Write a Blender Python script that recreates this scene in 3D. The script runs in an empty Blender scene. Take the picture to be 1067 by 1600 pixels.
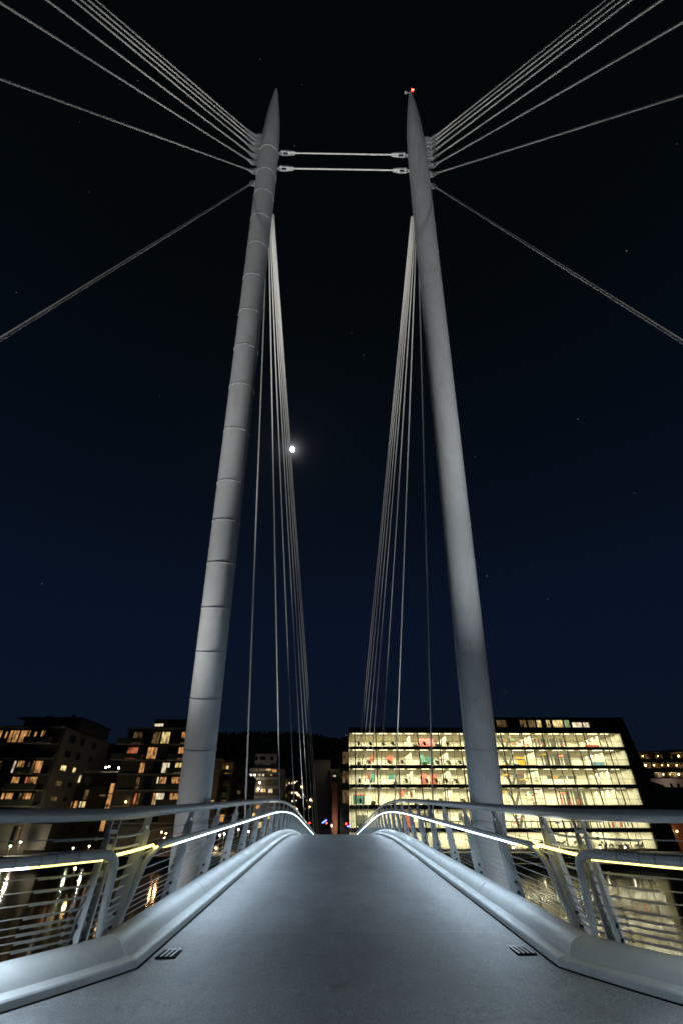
import bpy, bmesh, math, random
from mathutils import Vector, Matrix, noise
R = random.Random(7)
rad = math.radians
scene = bpy.context.scene
col = scene.collection

# ------------------------------------------------------------------ camera
CAM = Vector((-0.16, 0.0, 1.25)); FPX = 690.0; TH = rad(35.1); YAW = rad(-0.8)
cd = bpy.data.cameras.new('camera'); cam = bpy.data.objects.new('camera', cd); col.objects.link(cam)
cam.location = CAM; cam.rotation_euler = (rad(90) + TH, 0, YAW)
cd.sensor_fit = 'VERTICAL'; cd.sensor_height = 24.0; cd.lens = 24.0 * FPX / 1600
cd.clip_start = 0.05; cd.clip_end = 9000
scene.camera = cam

def ray(px, py):
    x = (px - 533.5) / FPX; u = -(py - 800) / FPX
    D = math.cos(TH) - u * math.sin(TH); H = math.sin(TH) + u * math.cos(TH)
    c, s = math.cos(YAW), math.sin(YAW)
    return Vector((c * x - s * D, s * x + c * D, H))
def at(px, py, Y):            # the point of the world plane y = Y seen at a photo pixel
    r = ray(px, py); return CAM + r * (Y / r.y)
def ax(px, py, Y): return at(px, py, Y).x
def az(px, py, Y): return at(px, py, Y).z

# ------------------------------------------------------------------ materials
MATS = {}
def mat(name, base, rough=0.6, metal=0.0, var=0.0, vscale=5.0, bump=0.0, bscale=60.0, spec=0.5, coat=0.0,
        rvar=0.0, stain=None, sscale=1.2, stretch=None):
    m = bpy.data.materials.new(name); m.use_nodes = True
    nt = m.node_tree; N = nt.nodes; L = nt.links
    b = N['Principled BSDF']
    b.inputs['Base Color'].default_value = (*base, 1); b.inputs['Roughness'].default_value = rough
    b.inputs['Metallic'].default_value = metal; b.inputs['Specular IOR Level'].default_value = spec
    b.inputs['Coat Weight'].default_value = coat
    tc = N.new('ShaderNodeTexCoord'); src = tc.outputs['Object']
    if stretch:
        mp = N.new('ShaderNodeMapping'); mp.inputs['Scale'].default_value = stretch
        L.new(src, mp.inputs['Vector']); src = mp.outputs['Vector']
    colsock = None
    if var > 0:
        n = N.new('ShaderNodeTexNoise'); n.inputs['Scale'].default_value = vscale; n.inputs['Detail'].default_value = 6
        n.inputs['Roughness'].default_value = .65
        L.new(src, n.inputs['Vector'])
        r = N.new('ShaderNodeValToRGB'); e = r.color_ramp.elements
        e[0].position = .3; e[1].position = .7
        e[0].color = (*[max(0, c * (1 - var)) for c in base], 1); e[1].color = (*[min(1, c * (1 + var)) for c in base], 1)
        L.new(n.outputs['Fac'], r.inputs['Fac']); colsock = r.outputs['Color']
        if rvar:
            mr = N.new('ShaderNodeMapRange'); mr.inputs['To Min'].default_value = rough - rvar; mr.inputs['To Max'].default_value = rough + rvar
            L.new(n.outputs['Fac'], mr.inputs['Value']); L.new(mr.outputs['Result'], b.inputs['Roughness'])
    if stain:
        n = N.new('ShaderNodeTexNoise'); n.inputs['Scale'].default_value = sscale; n.inputs['Detail'].default_value = 9
        n.inputs['Roughness'].default_value = .7
        L.new(src, n.inputs['Vector'])
        r = N.new('ShaderNodeValToRGB'); e = r.color_ramp.elements
        e[0].position = .56; e[1].position = .78; e[0].color = (0, 0, 0, 1); e[1].color = (.8, .8, .8, 1)
        L.new(n.outputs['Fac'], r.inputs['Fac'])
        mx = N.new('ShaderNodeMix'); mx.data_type = 'RGBA'
        L.new(r.outputs['Color'], mx.inputs[0])
        if colsock: L.new(colsock, mx.inputs[6])
        else: mx.inputs[6].default_value = (*base, 1)
        mx.inputs[7].default_value = (*stain, 1); colsock = mx.outputs[2]
    if colsock: L.new(colsock, b.inputs['Base Color'])
    if bump > 0:
        n = N.new('ShaderNodeTexNoise'); n.inputs['Scale'].default_value = bscale; n.inputs['Detail'].default_value = 4
        L.new(src, n.inputs['Vector'])
        bp = N.new('ShaderNodeBump'); bp.inputs['Strength'].default_value = bump; bp.inputs['Distance'].default_value = .01
        L.new(n.outputs['Fac'], bp.inputs['Height']); L.new(bp.outputs['Normal'], b.inputs['Normal'])
    MATS[name] = m; return m

def emit(name, color, strength, var=0.0, vscale=1.0, base=(.02, .02, .02)):
    m = bpy.data.materials.new(name); m.use_nodes = True
    nt = m.node_tree; N = nt.nodes; L = nt.links; b = N['Principled BSDF']
    b.inputs['Base Color'].default_value = (*base, 1); b.inputs['Roughness'].default_value = .15
    b.inputs['Emission Color'].default_value = (*color, 1); b.inputs['Emission Strength'].default_value = strength
    if var > 0:      # the unevenly lit room behind the pane: curtains, furniture, lamps
        tc = N.new('ShaderNodeTexCoord'); oi = N.new('ShaderNodeObjectInfo')
        ad = N.new('ShaderNodeVectorMath'); ad.operation = 'ADD'
        L.new(tc.outputs['Object'], ad.inputs[0]); L.new(oi.outputs['Location'], ad.inputs[1])
        mp = N.new('ShaderNodeMapping'); mp.inputs['Scale'].default_value = (1.9, 1, .9); L.new(ad.outputs[0], mp.inputs['Vector'])
        n = N.new('ShaderNodeTexNoise'); n.inputs['Scale'].default_value = vscale; n.inputs['Detail'].default_value = 5
        L.new(mp.outputs['Vector'], n.inputs['Vector'])
        r = N.new('ShaderNodeMapRange'); r.inputs['From Min'].default_value = .35; r.inputs['From Max'].default_value = .65
        r.inputs['To Min'].default_value = strength * (1 - var); r.inputs['To Max'].default_value = strength * (1 + var)
        L.new(n.outputs['Fac'], r.inputs['Value']); L.new(r.outputs['Result'], b.inputs['Emission Strength'])
    MATS[name] = m; return m

M = MATS
mat('deck', (.275, .287, .30), .5, var=.16, vscale=2.2, bump=.5, bscale=130, stain=(.12, .115, .11), sscale=.7, rvar=.08)
# fine aggregate in the deck coating
def add_grain(m, scale, amt):
    nt = m.node_tree; N = nt.nodes; L = nt.links; b = N['Principled BSDF']
    old = b.inputs['Base Color'].links[0].from_socket
    tc = N.new('ShaderNodeTexCoord'); n = N.new('ShaderNodeTexNoise'); n.inputs['Scale'].default_value = scale; n.inputs['Detail'].default_value = 2
    L.new(tc.outputs['Object'], n.inputs['Vector'])
    r = N.new('ShaderNodeMapRange'); r.inputs['From Min'].default_value = .3; r.inputs['From Max'].default_value = .7
    r.inputs['To Min'].default_value = 1 - amt; r.inputs['To Max'].default_value = 1 + amt
    L.new(n.outputs['Fac'], r.inputs['Value'])
    v = N.new('ShaderNodeVectorMath'); v.operation = 'SCALE'
    L.new(old, v.inputs[0]); L.new(r.outputs['Result'], v.inputs['Scale']); L.new(v.outputs[0], b.inputs['Base Color'])
add_grain(M['deck'], 75, .5)
def add_layer(m, scale, p0, p1, colr, amt, detail=8, stretch=(1, 1, 1)):
    nt = m.node_tree; N = nt.nodes; L = nt.links; b = N['Principled BSDF']
    old = b.inputs['Base Color'].links[0].from_socket
    tc = N.new('ShaderNodeTexCoord'); mp = N.new('ShaderNodeMapping'); mp.inputs['Scale'].default_value = stretch
    n = N.new('ShaderNodeTexNoise'); n.inputs['Scale'].default_value = scale; n.inputs['Detail'].default_value = detail; n.inputs['Roughness'].default_value = .62
    L.new(tc.outputs['Object'], mp.inputs['Vector']); L.new(mp.outputs['Vector'], n.inputs['Vector'])
    r = N.new('ShaderNodeMapRange'); r.inputs['From Min'].default_value = p0; r.inputs['From Max'].default_value = p1; r.inputs['To Max'].default_value = amt
    L.new(n.outputs['Fac'], r.inputs['Value'])
    mx = N.new('ShaderNodeMix'); mx.data_type = 'RGBA'; L.new(r.outputs['Result'], mx.inputs[0]); L.new(old, mx.inputs[6]); mx.inputs[7].default_value = (*colr, 1)
    L.new(mx.outputs[2], b.inputs['Base Color'])
add_layer(M['deck'], .9, .44, .66, (.14, .15, .162), .5, stretch=(1.3, .45, 1))      # worn walking lines
add_layer(M['deck'], 5.5, .58, .70, (.11, .11, .11), .5)                            # spots and drips
add_layer(M['deck'], 11, .68, .76, (.40, .40, .39), .7, detail=4)                    # pale specks
mat('kerb_paint', (.54, .56, .57), .5, var=.09, vscale=3, bump=.06, bscale=35, stain=(.30, .30, .285), sscale=3.4, rvar=.12)
mat('rail_paint', (.56, .58, .59), .38, var=.08, vscale=9, bump=.05, bscale=40, stain=(.25, .25, .24), sscale=7)
mat('rail_top', (.30, .31, .32), .4, var=.1, vscale=6, rvar=.08)
mat('bolt', (.06, .06, .06), .5, .6)
mat('steel', (.5, .5, .49), .45, .7, var=.1, vscale=20)
mat('cable', (.72, .72, .70), .5, .0)
mat('mast_paint', (.47, .50, .52), .55, var=.07, vscale=1.4, bump=.04, bscale=18, stain=(.36, .36, .35), sscale=1.3)
mat('joint', (.42, .42, .42), .6, var=.3, vscale=12)
mat('black', (.006, .006, .006), .9, spec=.1)
mat('grate_bar', (.8, .8, .8), .35, .3)
mat('clad_dark', (.022, .022, .02), .45, var=.3, vscale=.5)
mat('clad_brown', (.075, .06, .042), .6, var=.45, vscale=.8, stretch=(2.5, 2.5, .15))
mat('clad_mid', (.14, .12, .09), .7, var=.25, vscale=.7, stretch=(4, 4, .2))
mat('clad_ochre', (.16, .11, .03), .7, var=.2, vscale=.8)
mat('render_grey', (.21, .195, .175), .8, var=.15, vscale=.5)
mat('render_dark', (.13, .12, .105), .8, var=.2, vscale=.5)
mat('render_white', (.42, .40, .37), .8, var=.12, vscale=.4)
mat('slab', (.26, .24, .2), .7, var=.25, vscale=.6)
mat('balcony_glass', (.10, .11, .07), .25, var=.3, vscale=.7)
mat('brick', (.17, .07, .035), .8, var=.25, vscale=2.5, bump=.3, bscale=20)
mat('brick_dark', (.06, .032, .02), .8, var=.25, vscale=2.0)
mat('roof_dark', (.03, .03, .028), .8, var=.3, vscale=.4)
mat('pane_dark', (.012, .014, .018), .06, spec=.8)
mat('quay', (.28, .25, .19), .8, var=.25, vscale=.5)
mat('timber', (.10, .075, .05), .8, var=.4, vscale=1.0, stretch=(.3, 3, 3))
mat('ground', (.05, .05, .048), .9, var=.3, vscale=.1)
mat('forest', (.035, .045, .025), .95, var=.5, vscale=.06)
mat('int_wall', (.82, .79, .66), .8, var=.05, vscale=.3)
mat('int_floor', (.30, .27, .2), .6)
mat('int_ceil', (.75, .72, .6), .8)
mat('frame_dark', (.014, .013, .011), .5)
mat('furn', (.03, .03, .03), .6)
mat('desk_white', (.45, .43, .38), .5)
for n, c in dict(red=(.6, .17, .12), orange=(.62, .16, .05), teal=(.10, .32, .28), green=(.03, .25, .07), blue=(.05, .10, .34),
                 yellow=(.65, .45, .06), pink=(.62, .18, .18), greypanel=(.12, .125, .11), sky=(.22, .42, .55)).items():
    mat('panel_' + n, c, .6)
add_layer(M['mast_paint'], 1.6, .5, .72, (.34, .34, .325), .5, stretch=(2.2, 2.2, .22))     # rain streaks
add_layer(M['mast_paint'], 3.2, .68, .75, (.12, .11, .10), .6)                             # scuffs
add_layer(M['kerb_paint'], 7, .66, .74, (.16, .155, .15), .75)                              # scuffs and chips
emit('led_cool', (.72, .88, 1.0), 9)
emit('led_warm', (1.0, .86, .24), 3.6)
emit('led_leg', (.76, .90, 1.0), 9)
emit('led_neutral', (1.0, .90, .24), 3.2)
emit('ceil_light', (1.0, .89, .60), 6)
emit('win_yellow', (1.0, .74, .30), .75, .75, .9)
emit('win_warm', (1.0, .48, .17), .45, .85, .9)
emit('win_red', (1.0, .28, .12), .40, .85, .9)
emit('win_white', (1.0, .82, .55), .85, .6, .9)
emit('win_dim', (1.0, .62, .25), .10, .9, .9)
emit('win_green', (.75, .95, .45), .5, .6, .9)
emit('house_light', (1.0, .85, .6), 1.5)
emit('lamp_white', (1.0, .88, .62), 20)
emit('lamp_green', (.75, 1.0, .55), 8)
emit('lamp_orange', (1.0, .55, .22), 40)
emit('lamp_warm', (1.0, .62, .25), 22)
emit('red_light', (1.0, .03, .02), 30)
emit('red_beacon', (1.0, .02, .015), 60)
emit('blue_light', (.08, .12, 1.0), 14)
emit('moon_glow', (1.0, .98, .92), 14)
emit('star', (.9, .95, 1.0), .35)
emit('flood', (.95, .95, 1.0), 3)

g = bpy.data.materials.new('office_glass'); g.use_nodes = True
N = g.node_tree.nodes; L = g.node_tree.links; N.clear()
o = N.new('ShaderNodeOutputMaterial'); t = N.new('ShaderNodeBsdfTransparent'); gl = N.new('ShaderNodeBsdfGlossy'); mx = N.new('ShaderNodeMixShader')
t.inputs['Color'].default_value = (.93, .95, .90, 1); gl.inputs['Roughness'].default_value = .02; mx.inputs[0].default_value = .06
L.new(t.outputs[0], mx.inputs[1]); L.new(gl.outputs[0], mx.inputs[2]); L.new(mx.outputs[0], o.inputs[0]); M['office_glass'] = g

w = bpy.data.materials.new('water'); w.use_nodes = True
N = w.node_tree.nodes; L = w.node_tree.links; b = N['Principled BSDF']
b.inputs['Base Color'].default_value = (.004, .007, .007, 1); b.inputs['Roughness'].default_value = .09; b.inputs['IOR'].default_value = 1.5
b.inputs['Specular IOR Level'].default_value = .9
M['water'] = w

for k_, m_ in M.items():          # small or distant glows need no direct light sampling of their own
    if k_.startswith(('win_', 'lamp_', 'star', 'moon', 'red_', 'blue_', 'house_', 'flood', 'led_cool', 'led_leg', 'ceil_light')): m_.cycles.emission_sampling = 'NONE'
# ------------------------------------------------------------------ mesh helpers
class MB:
    def __init__(s): s.bm = bmesh.new(); s.mi = 0
    def face(s, vs):
        try: f = s.bm.faces.new(vs); f.material_index = s.mi; return f
        except ValueError: return None
    def box(s, a, b):
        x0, y0, z0 = a; x1, y1, z1 = b
        v = [s.bm.verts.new(p) for p in ((x0,y0,z0),(x1,y0,z0),(x1,y1,z0),(x0,y1,z0),(x0,y0,z1),(x1,y0,z1),(x1,y1,z1),(x0,y1,z1))]
        for q in ((3,2,1,0),(4,5,6,7),(0,1,5,4),(1,2,6,5),(2,3,7,6),(3,0,4,7)): s.face([v[i] for i in q])
        return s
    def prism(s, pts, vec):          # polygon of 3-D points extruded by vec
        vec = Vector(vec); a = [s.bm.verts.new(Vector(p)) for p in pts]; b = [s.bm.verts.new(Vector(p) + vec) for p in pts]
        k = len(pts); s.face(a[::-1]); s.face(b)
        for i in range(k): s.face([a[i], a[(i+1) % k], b[(i+1) % k], b[i]])
        return s
    def sweep(s, rings, closed=True, caps=True):
        vs = [[s.bm.verts.new(p) for p in r] for r in rings]
        k = len(rings[0])
        for i in range(len(vs) - 1):
            for j in range(k if closed else k - 1):
                s.face([vs[i][j], vs[i][(j+1) % k], vs[i+1][(j+1) % k], vs[i+1][j]])
        if caps and closed: s.face(vs[0][::-1]); s.face(vs[-1])
        return s
    def tube(s, pts, r, n=8, caps=True, flat=1.0):
        pts = [Vector(p) for p in pts]; rs = r if isinstance(r, (list, tuple)) else [r] * len(pts)
        T = [(pts[min(i+1, len(pts)-1)] - pts[max(i-1, 0)]).normalized() for i in range(len(pts))]
        up = Vector((0, 0, 1)) if abs(T[0].z) < .9 else Vector((1, 0, 0))
        rings = []; u = T[0].cross(up).normalized()
        for p, tt, rr in zip(pts, T, rs):
            u = (u - tt * u.dot(tt)).normalized(); v = u.cross(tt)
            rings.append([p + (u * math.cos(2*math.pi*j/n) + v * math.sin(2*math.pi*j/n) * flat) * rr for j in range(n)])
        return s.sweep(rings, True, caps)
    def sphere(s, c, r, seg=10, rings=6, sc=(1,1,1)):
        mtx = Matrix.Translation(c) @ Matrix.Diagonal((r*sc[0], r*sc[1], r*sc[2], 1))
        before = len(s.bm.faces)
        bmesh.ops.create_uvsphere(s.bm, u_segments=seg, v_segments=rings, radius=1, matrix=mtx)
        s.bm.faces.ensure_lookup_table()
        for f in s.bm.faces[before:]: f.material_index = s.mi
        return s
    def build(s, name, m, parent=None, smooth=True, loc=None, angle=38):
        bmesh.ops.recalc_face_normals(s.bm, faces=s.bm.faces)
        if loc is not None: bmesh.ops.translate(s.bm, verts=s.bm.verts, vec=-Vector(loc))
        me = bpy.data.meshes.new(name); s.bm.to_mesh(me); s.bm.free()
        for k in (m if isinstance(m, (list, tuple)) else [m]): me.materials.append(M[k])
        if smooth:
            me.shade_smooth(); me.set_sharp_from_angle(angle=rad(angle))
        ob = bpy.data.objects.new(name, me); col.objects.link(ob)
        if parent: ob.parent = parent
        if loc is not None: ob.location = Vector(loc) - (world_loc(parent) if parent else Vector())
        elif parent: ob.location = -world_loc(parent)
        return ob
def world_loc(o):
    l = Vector(o.location)
    while o.parent: o = o.parent; l += Vector(o.location)
    return l
def tag(o, label=None, cat=None, group=None, kind=None):
    if label: o['label'] = label
    if cat: o['category'] = cat
    if group: o['group'] = group
    if kind: o['kind'] = kind
    return o
def empty(name, loc, label, cat, group=None):
    o = bpy.data.objects.new(name, None); o.empty_display_size = .2; col.objects.link(o); o.location = loc
    return tag(o, label, cat, group)
def copy_tree(o, parent=None):
    c = o.copy(); col.objects.link(c)
    if parent: c.parent = parent
    for ch in list(o.children): copy_tree(ch, c)
    return c

def strip_lamp(a, b, width, facing, watts, color, parent):
    """a straight luminous strip from a to b shining towards 'facing'"""
    a, b = Vector(a), Vector(b); x = (b - a).normalized(); z = -Vector(facing); z = (z - x*z.dot(x)).normalized(); y = z.cross(x)
    ld = bpy.data.lights.new('strip_lamp', 'AREA'); ld.shape = 'RECTANGLE'; ld.size = (b - a).length; ld.size_y = width; ld.energy = watts; ld.color = color
    lo = bpy.data.objects.new('strip_lamp', ld); col.objects.link(lo); lo.parent = parent
    m = Matrix((x, y, z)).transposed().to_4x4(); m.translation = (a + b)/2 - world_loc(parent); lo.matrix_local = m
# ------------------------------------------------------------------ world, moon light
WATER = -5.25
world = bpy.data.worlds.new('World'); scene.world = world; world.use_nodes = True
N = world.node_tree.nodes; L = world.node_tree.links; N.clear()
out = N.new('ShaderNodeOutputWorld'); add = N.new('ShaderNodeAddShader')
sky = N.new('ShaderNodeTexSky'); sky.sky_type = 'NISHITA'; sky.sun_disc = False
moon_dir = ray(457, 702).normalized()
sky.sun_elevation = math.asin(moon_dir.z); sky.sun_rotation = math.atan2(moon_dir.x, moon_dir.y)
b1 = N.new('ShaderNodeBackground'); b1.inputs['Strength'].default_value = .00004      # moonlit air
b2 = N.new('ShaderNodeBackground'); b2.inputs['Strength'].default_value = 1.0          # last twilight and town glow
tc = N.new('ShaderNodeTexCoord'); sx = N.new('ShaderNodeSeparateXYZ'); rp = N.new('ShaderNodeValToRGB')
L.new(tc.outputs['Generated'], sx.inputs[0]); L.new(sx.outputs['Z'], rp.inputs['Fac'])
e = rp.color_ramp.elements
e[0].position = 0; e[0].color = (.0032, .0062, .0145, 1)
e[1].position = 1; e[1].color = (.0008, .0017, .0016, 1)
for p, c in ((.15, (.0033, .0068, .0170)), (.35, (.0026, .0060, .0165)), (.6, (.0014, .0036, .0080)), (.85, (.0009, .0022, .0030))):
    x = e.new(p); x.color = (*c, 1)
# halo of the moon, a glow painted into the sky colour
dt = N.new('ShaderNodeVectorMath'); dt.operation = 'DOT_PRODUCT'; nv = N.new('ShaderNodeVectorMath'); nv.operation = 'NORMALIZE'
L.new(tc.outputs['Generated'], nv.inputs[0]); L.new(nv.outputs[0], dt.inputs[0]); dt.inputs[1].default_value = moon_dir
ac = N.new('ShaderNodeMath'); ac.operation = 'ARCCOSINE'; L.new(dt.outputs['Value'], ac.inputs[0])
dv = N.new('ShaderNodeMath'); dv.operation = 'DIVIDE'; L.new(ac.outputs[0], dv.inputs[0]); dv.inputs[1].default_value = -rad(.45)
ex = N.new('ShaderNodeMath'); ex.operation = 'EXPONENT'; L.new(dv.outputs[0], ex.inputs[0])
dv2 = N.new('ShaderNodeMath'); dv2.operation = 'DIVIDE'; L.new(ac.outputs[0], dv2.inputs[0]); dv2.inputs[1].default_value = -rad(3.0)
ex2 = N.new('ShaderNodeMath'); ex2.operation = 'EXPONENT'; L.new(dv2.outputs[0], ex2.inputs[0])
m1 = N.new('ShaderNodeMath'); m1.operation = 'MULTIPLY_ADD'; L.new(ex2.outputs[0], m1.inputs[0]); m1.inputs[1].default_value = .005
m2 = N.new('ShaderNodeMath'); m2.operation = 'MULTIPLY'; L.new(ex.outputs[0], m2.inputs[0]); m2.inputs[1].default_value = .55
L.new(m2.outputs[0], m1.inputs[2])
b3 = N.new('ShaderNodeBackground'); b3.inputs['Color'].default_value = (.9, .93, 1, 1); L.new(m1.outputs[0], b3.inputs['Strength'])
add2 = N.new('ShaderNodeAddShader'); L.new(b3.outputs[0], add2.inputs[0]); L.new(b2.outputs[0], add2.inputs[1])
L.new(rp.outputs['Color'], b2.inputs['Color']); L.new(sky.outputs['Color'], b1.inputs['Color'])
L.new(b1.outputs[0], add.inputs[0]); L.new(add2.outputs[0], add.inputs[1]); L.new(add.outputs[0], out.inputs['Surface'])

sd = bpy.data.lights.new('moonlight', 'SUN'); sd.energy = .02; sd.angle = rad(.5); sd.color = (.8, .88, 1)
so = bpy.data.objects.new('moonlight', sd); col.objects.link(so); so.rotation_euler = moon_dir.to_track_quat('Z', 'Y').to_euler()

mp_ = CAM + moon_dir * 4000
k = 4000 / math.sqrt(1) * 5.6 / FPX
mo = MB().sphere(mp_, k * .76, 24, 16, (.82, 1, 1)).build('moon', 'moon_glow', loc=mp_)
tag(mo, 'small bright white moon beside the far cables of the left mast', 'moon')
sb = MB()
for (px, py, s) in ((978, 392, 1.1), (902, 655, .9), (568, 555, .6), (760, 900, .9), (855, 936, .6),
                    (26, 457, .7), (66, 912, .7), (548, 520, .5), (622, 880, .6), (742, 713, .6), (460, 228, .6), (472, 132, .4), (789, 1081, .5),
                    (216, 126, .5), (1057, 225, .5), (540, 1149, 1.0), (125, 190, .4), (828, 884, .5), (187, 132, .4), (407, 92, .5), (140, 300, .4), (990, 770, .5), (250, 620, .4)):
    sb.sphere(CAM + ray(px, py).normalized() * 5000, 3.2 * s, 6, 4)
tag(sb.build('stars', 'star', smooth=False), 'faint scattered stars in the dark night sky', 'stars', kind='stuff')

# ------------------------------------------------------------------ ground, water, quays
def sheet(name, x0, y0, x1, y1, z, m, label=None):
    b = MB(); v = [b.bm.verts.new(p) for p in ((x0,y0,z),(x1,y0,z),(x1,y1,z),(x0,y1,z))]; b.face(v)
    return tag(b.build(name, m, smooth=False), label, kind='structure')
GZ = -3.95
sheet('water', -1500, -600, 1500, 106.5, WATER, 'water', 'dark still river water reflecting the lit buildings')
sheet('ground', -4000, 106, 4000, 6000, GZ, 'ground', 'dark town ground beyond the river')
# quay walls
b = MB().box((-400, 104, -7), (-14, 106.1, GZ + .05)); tag(b.build('quay_wall', 'quay', smooth=False), 'left bank quay wall below the apartment blocks', 'quay wall')
b = MB().box((-14, 96, -7), (6.5, 112, -2.6)); tag(b.build('bridge_landing', 'quay', smooth=False), 'stone landing where the footbridge reaches the far bank', 'landing')
q = MB().box((6.5, 100.5, -7), (400, 106.1, -3.3)).box((6.5, 99.2, -7), (400, 100.5, -3.9))
tag(q.build('stepped_quay', 'quay', smooth=False), 'pale stepped quay in front of the lit office building', 'quay wall')
q = MB()
for i in range(5): q.box((6.5, 96.2 + i*.55, -4.75), (400, 96.62 + i*.55, -4.6))
for i in range(50): q.box((8 + i*4, 96.5, -6), (8.25 + i*4, 96.75, -4.75))
for zz in (-4.98,): q.box((6.5, 96.05, zz), (400, 96.18, zz + .16))
tag(q.build('timber_jetty', 'timber', smooth=False), 'low brown timber boardwalk at the waterline below the office', 'boardwalk')
q = MB().box((-95, 101.8, -4.9), (-66, 103.6, -4.72))
for i in range(8): q.box((-94 + i*4, 101.9, -6), (-93.75 + i*4, 102.1, -4.9))
tag(q.build('floating_pontoon', 'timber', smooth=False), 'dark floating pontoon along the left quay', 'pontoon')

# hill behind the town
hb = MB(); nx, ny = 150, 26
prof = [(-420, 40), (-300, 46), (-200, 53), (-150, 52), (-110, 54), (-97, 60.5), (-67, 62), (-29, 61.5), (4, 57), (40, 50), (90, 40), (200, 26), (420, 15)]
def hp(x):
    for (a, ha), (b_, hb_) in zip(prof, prof[1:]):
        if a <= x <= b_:
            t = (x - a) / (b_ - a); t = t*t*(3-2*t); return ha + (hb_ - ha) * t
    return 15
grid = []
for j in range(ny):
    row = []; f = j / (ny - 1); y = 250 + 260 * f
    sh = math.sin(min(1, f / .66) * math.pi / 2) ** 1.3
    for i in range(nx):
        x = -420 + 840 * i / (nx - 1)
        z = GZ - .5 + (hp(x * 420 / max(y, 1) if f > .66 else x) + 4) * sh
        z += (noise.noise(Vector((x*.05, y*.05, 0))) * 2.2 + noise.noise(Vector((x*.21, y*.21, 3))) * 1.2) * sh
        row.append(hb.bm.verts.new((x, y, z)))
    grid.append(row)
for j in range(ny - 1):
    for i in range(nx - 1): hb.face([grid[j][i], grid[j][i+1], grid[j+1][i+1], grid[j+1][i]])
tag(hb.build('hill', 'forest'), 'dark wooded hill behind the town', kind='structure')
# forest on the hill: little conical crowns, one mass
fb = MB()
for i in range(2600):
    x = R.uniform(-230, 60); y = R.uniform(330, 470); f = (y - 250) / 260
    sh = math.sin(min(1, f / .66) * math.pi / 2) ** 1.3
    z = GZ - .5 + (hp(x * 420 / y if f > .66 else x) + 4) * sh - 1
    h_ = R.uniform(2.5, 5.0); r_ = h_ * R.uniform(.25, .4)
    top = fb.bm.verts.new((x + R.uniform(-.3, .3), y, z + h_)); a0 = R.uniform(0, 6)
    ring = [fb.bm.verts.new((x + r_ * math.cos(a0 + kk*1.2566) * R.uniform(.7, 1.2), y + r_ * math.sin(a0 + kk*1.2566), z + R.uniform(0, .8))) for kk in range(5)]
    for kk in range(5): fb.face([ring[kk], ring[(kk+1) % 5], top])
tag(fb.build('forest', 'forest', smooth=False), 'dark forest covering the hill', 'forest', kind='stuff')

# ------------------------------------------------------------------ footbridge
def h(y):
    if y < 4.2: return 0.0
    if y < 6.2: return .044 * (y - 4.2) ** 2 / 4
    if y < 18: return .044 * (y - 5.2)
    if y < 35: return .563 + .044*(y-18) - .00275*(y-18)**2
    return .563 + .044*17 - .00275*289 - .0495*(y-35)
ANG = rad(31); W0 = 2.13; YK = 6.27; YE = 92.0
SIN, COS = math.sin(ANG), math.cos(ANG)
BL = 9.0                                     # length of the side leg built behind the fork
HALF = ANG / 2
def edge(sg, u, t, z):                        # u > 0 along the main span, u < 0 back along the side leg; t outward; z above deck
    if u >= 0:
        y = YK + u; return Vector((sg * (W0 + t), y, h(y) + z))
    s = -u; y = YK - s*COS + t*SIN
    return Vector((sg * (W0 + s*SIN + t*COS), y, h(min(YK - s*COS, 99)) + z))
def miter(sg, t, z): return Vector((sg * (W0 + t), YK + t * math.tan(HALF), h(YK) + z))
ROOT = Vector((0, 6.27, 0))
bridge = empty('footbridge', ROOT, 'grey arched footbridge deck rising away between two white masts', 'footbridge')
# deck slab
top = []; ys = [-6, -3, 0, 1.5, 3, 4.2, 4.9, 5.6] + [YK + i * 1.0 for i in range(0, 86)]
rings = []
for y in ys:
    hw = W0 + max(0, (YK - y)) * math.tan(ANG) + .02
    rings.append([Vector((-hw, y, h(y))), Vector((-hw*.5, y, h(y) + .006)), Vector((0, y, h(y) + .01)), Vector((hw*.5, y, h(y) + .006)), Vector((hw, y, h(y))), Vector((hw, y, h(y) - .3)), Vector((-hw, y, h(y) - .3))])
MB().sweep(rings).build('walkway', 'deck', bridge)
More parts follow.
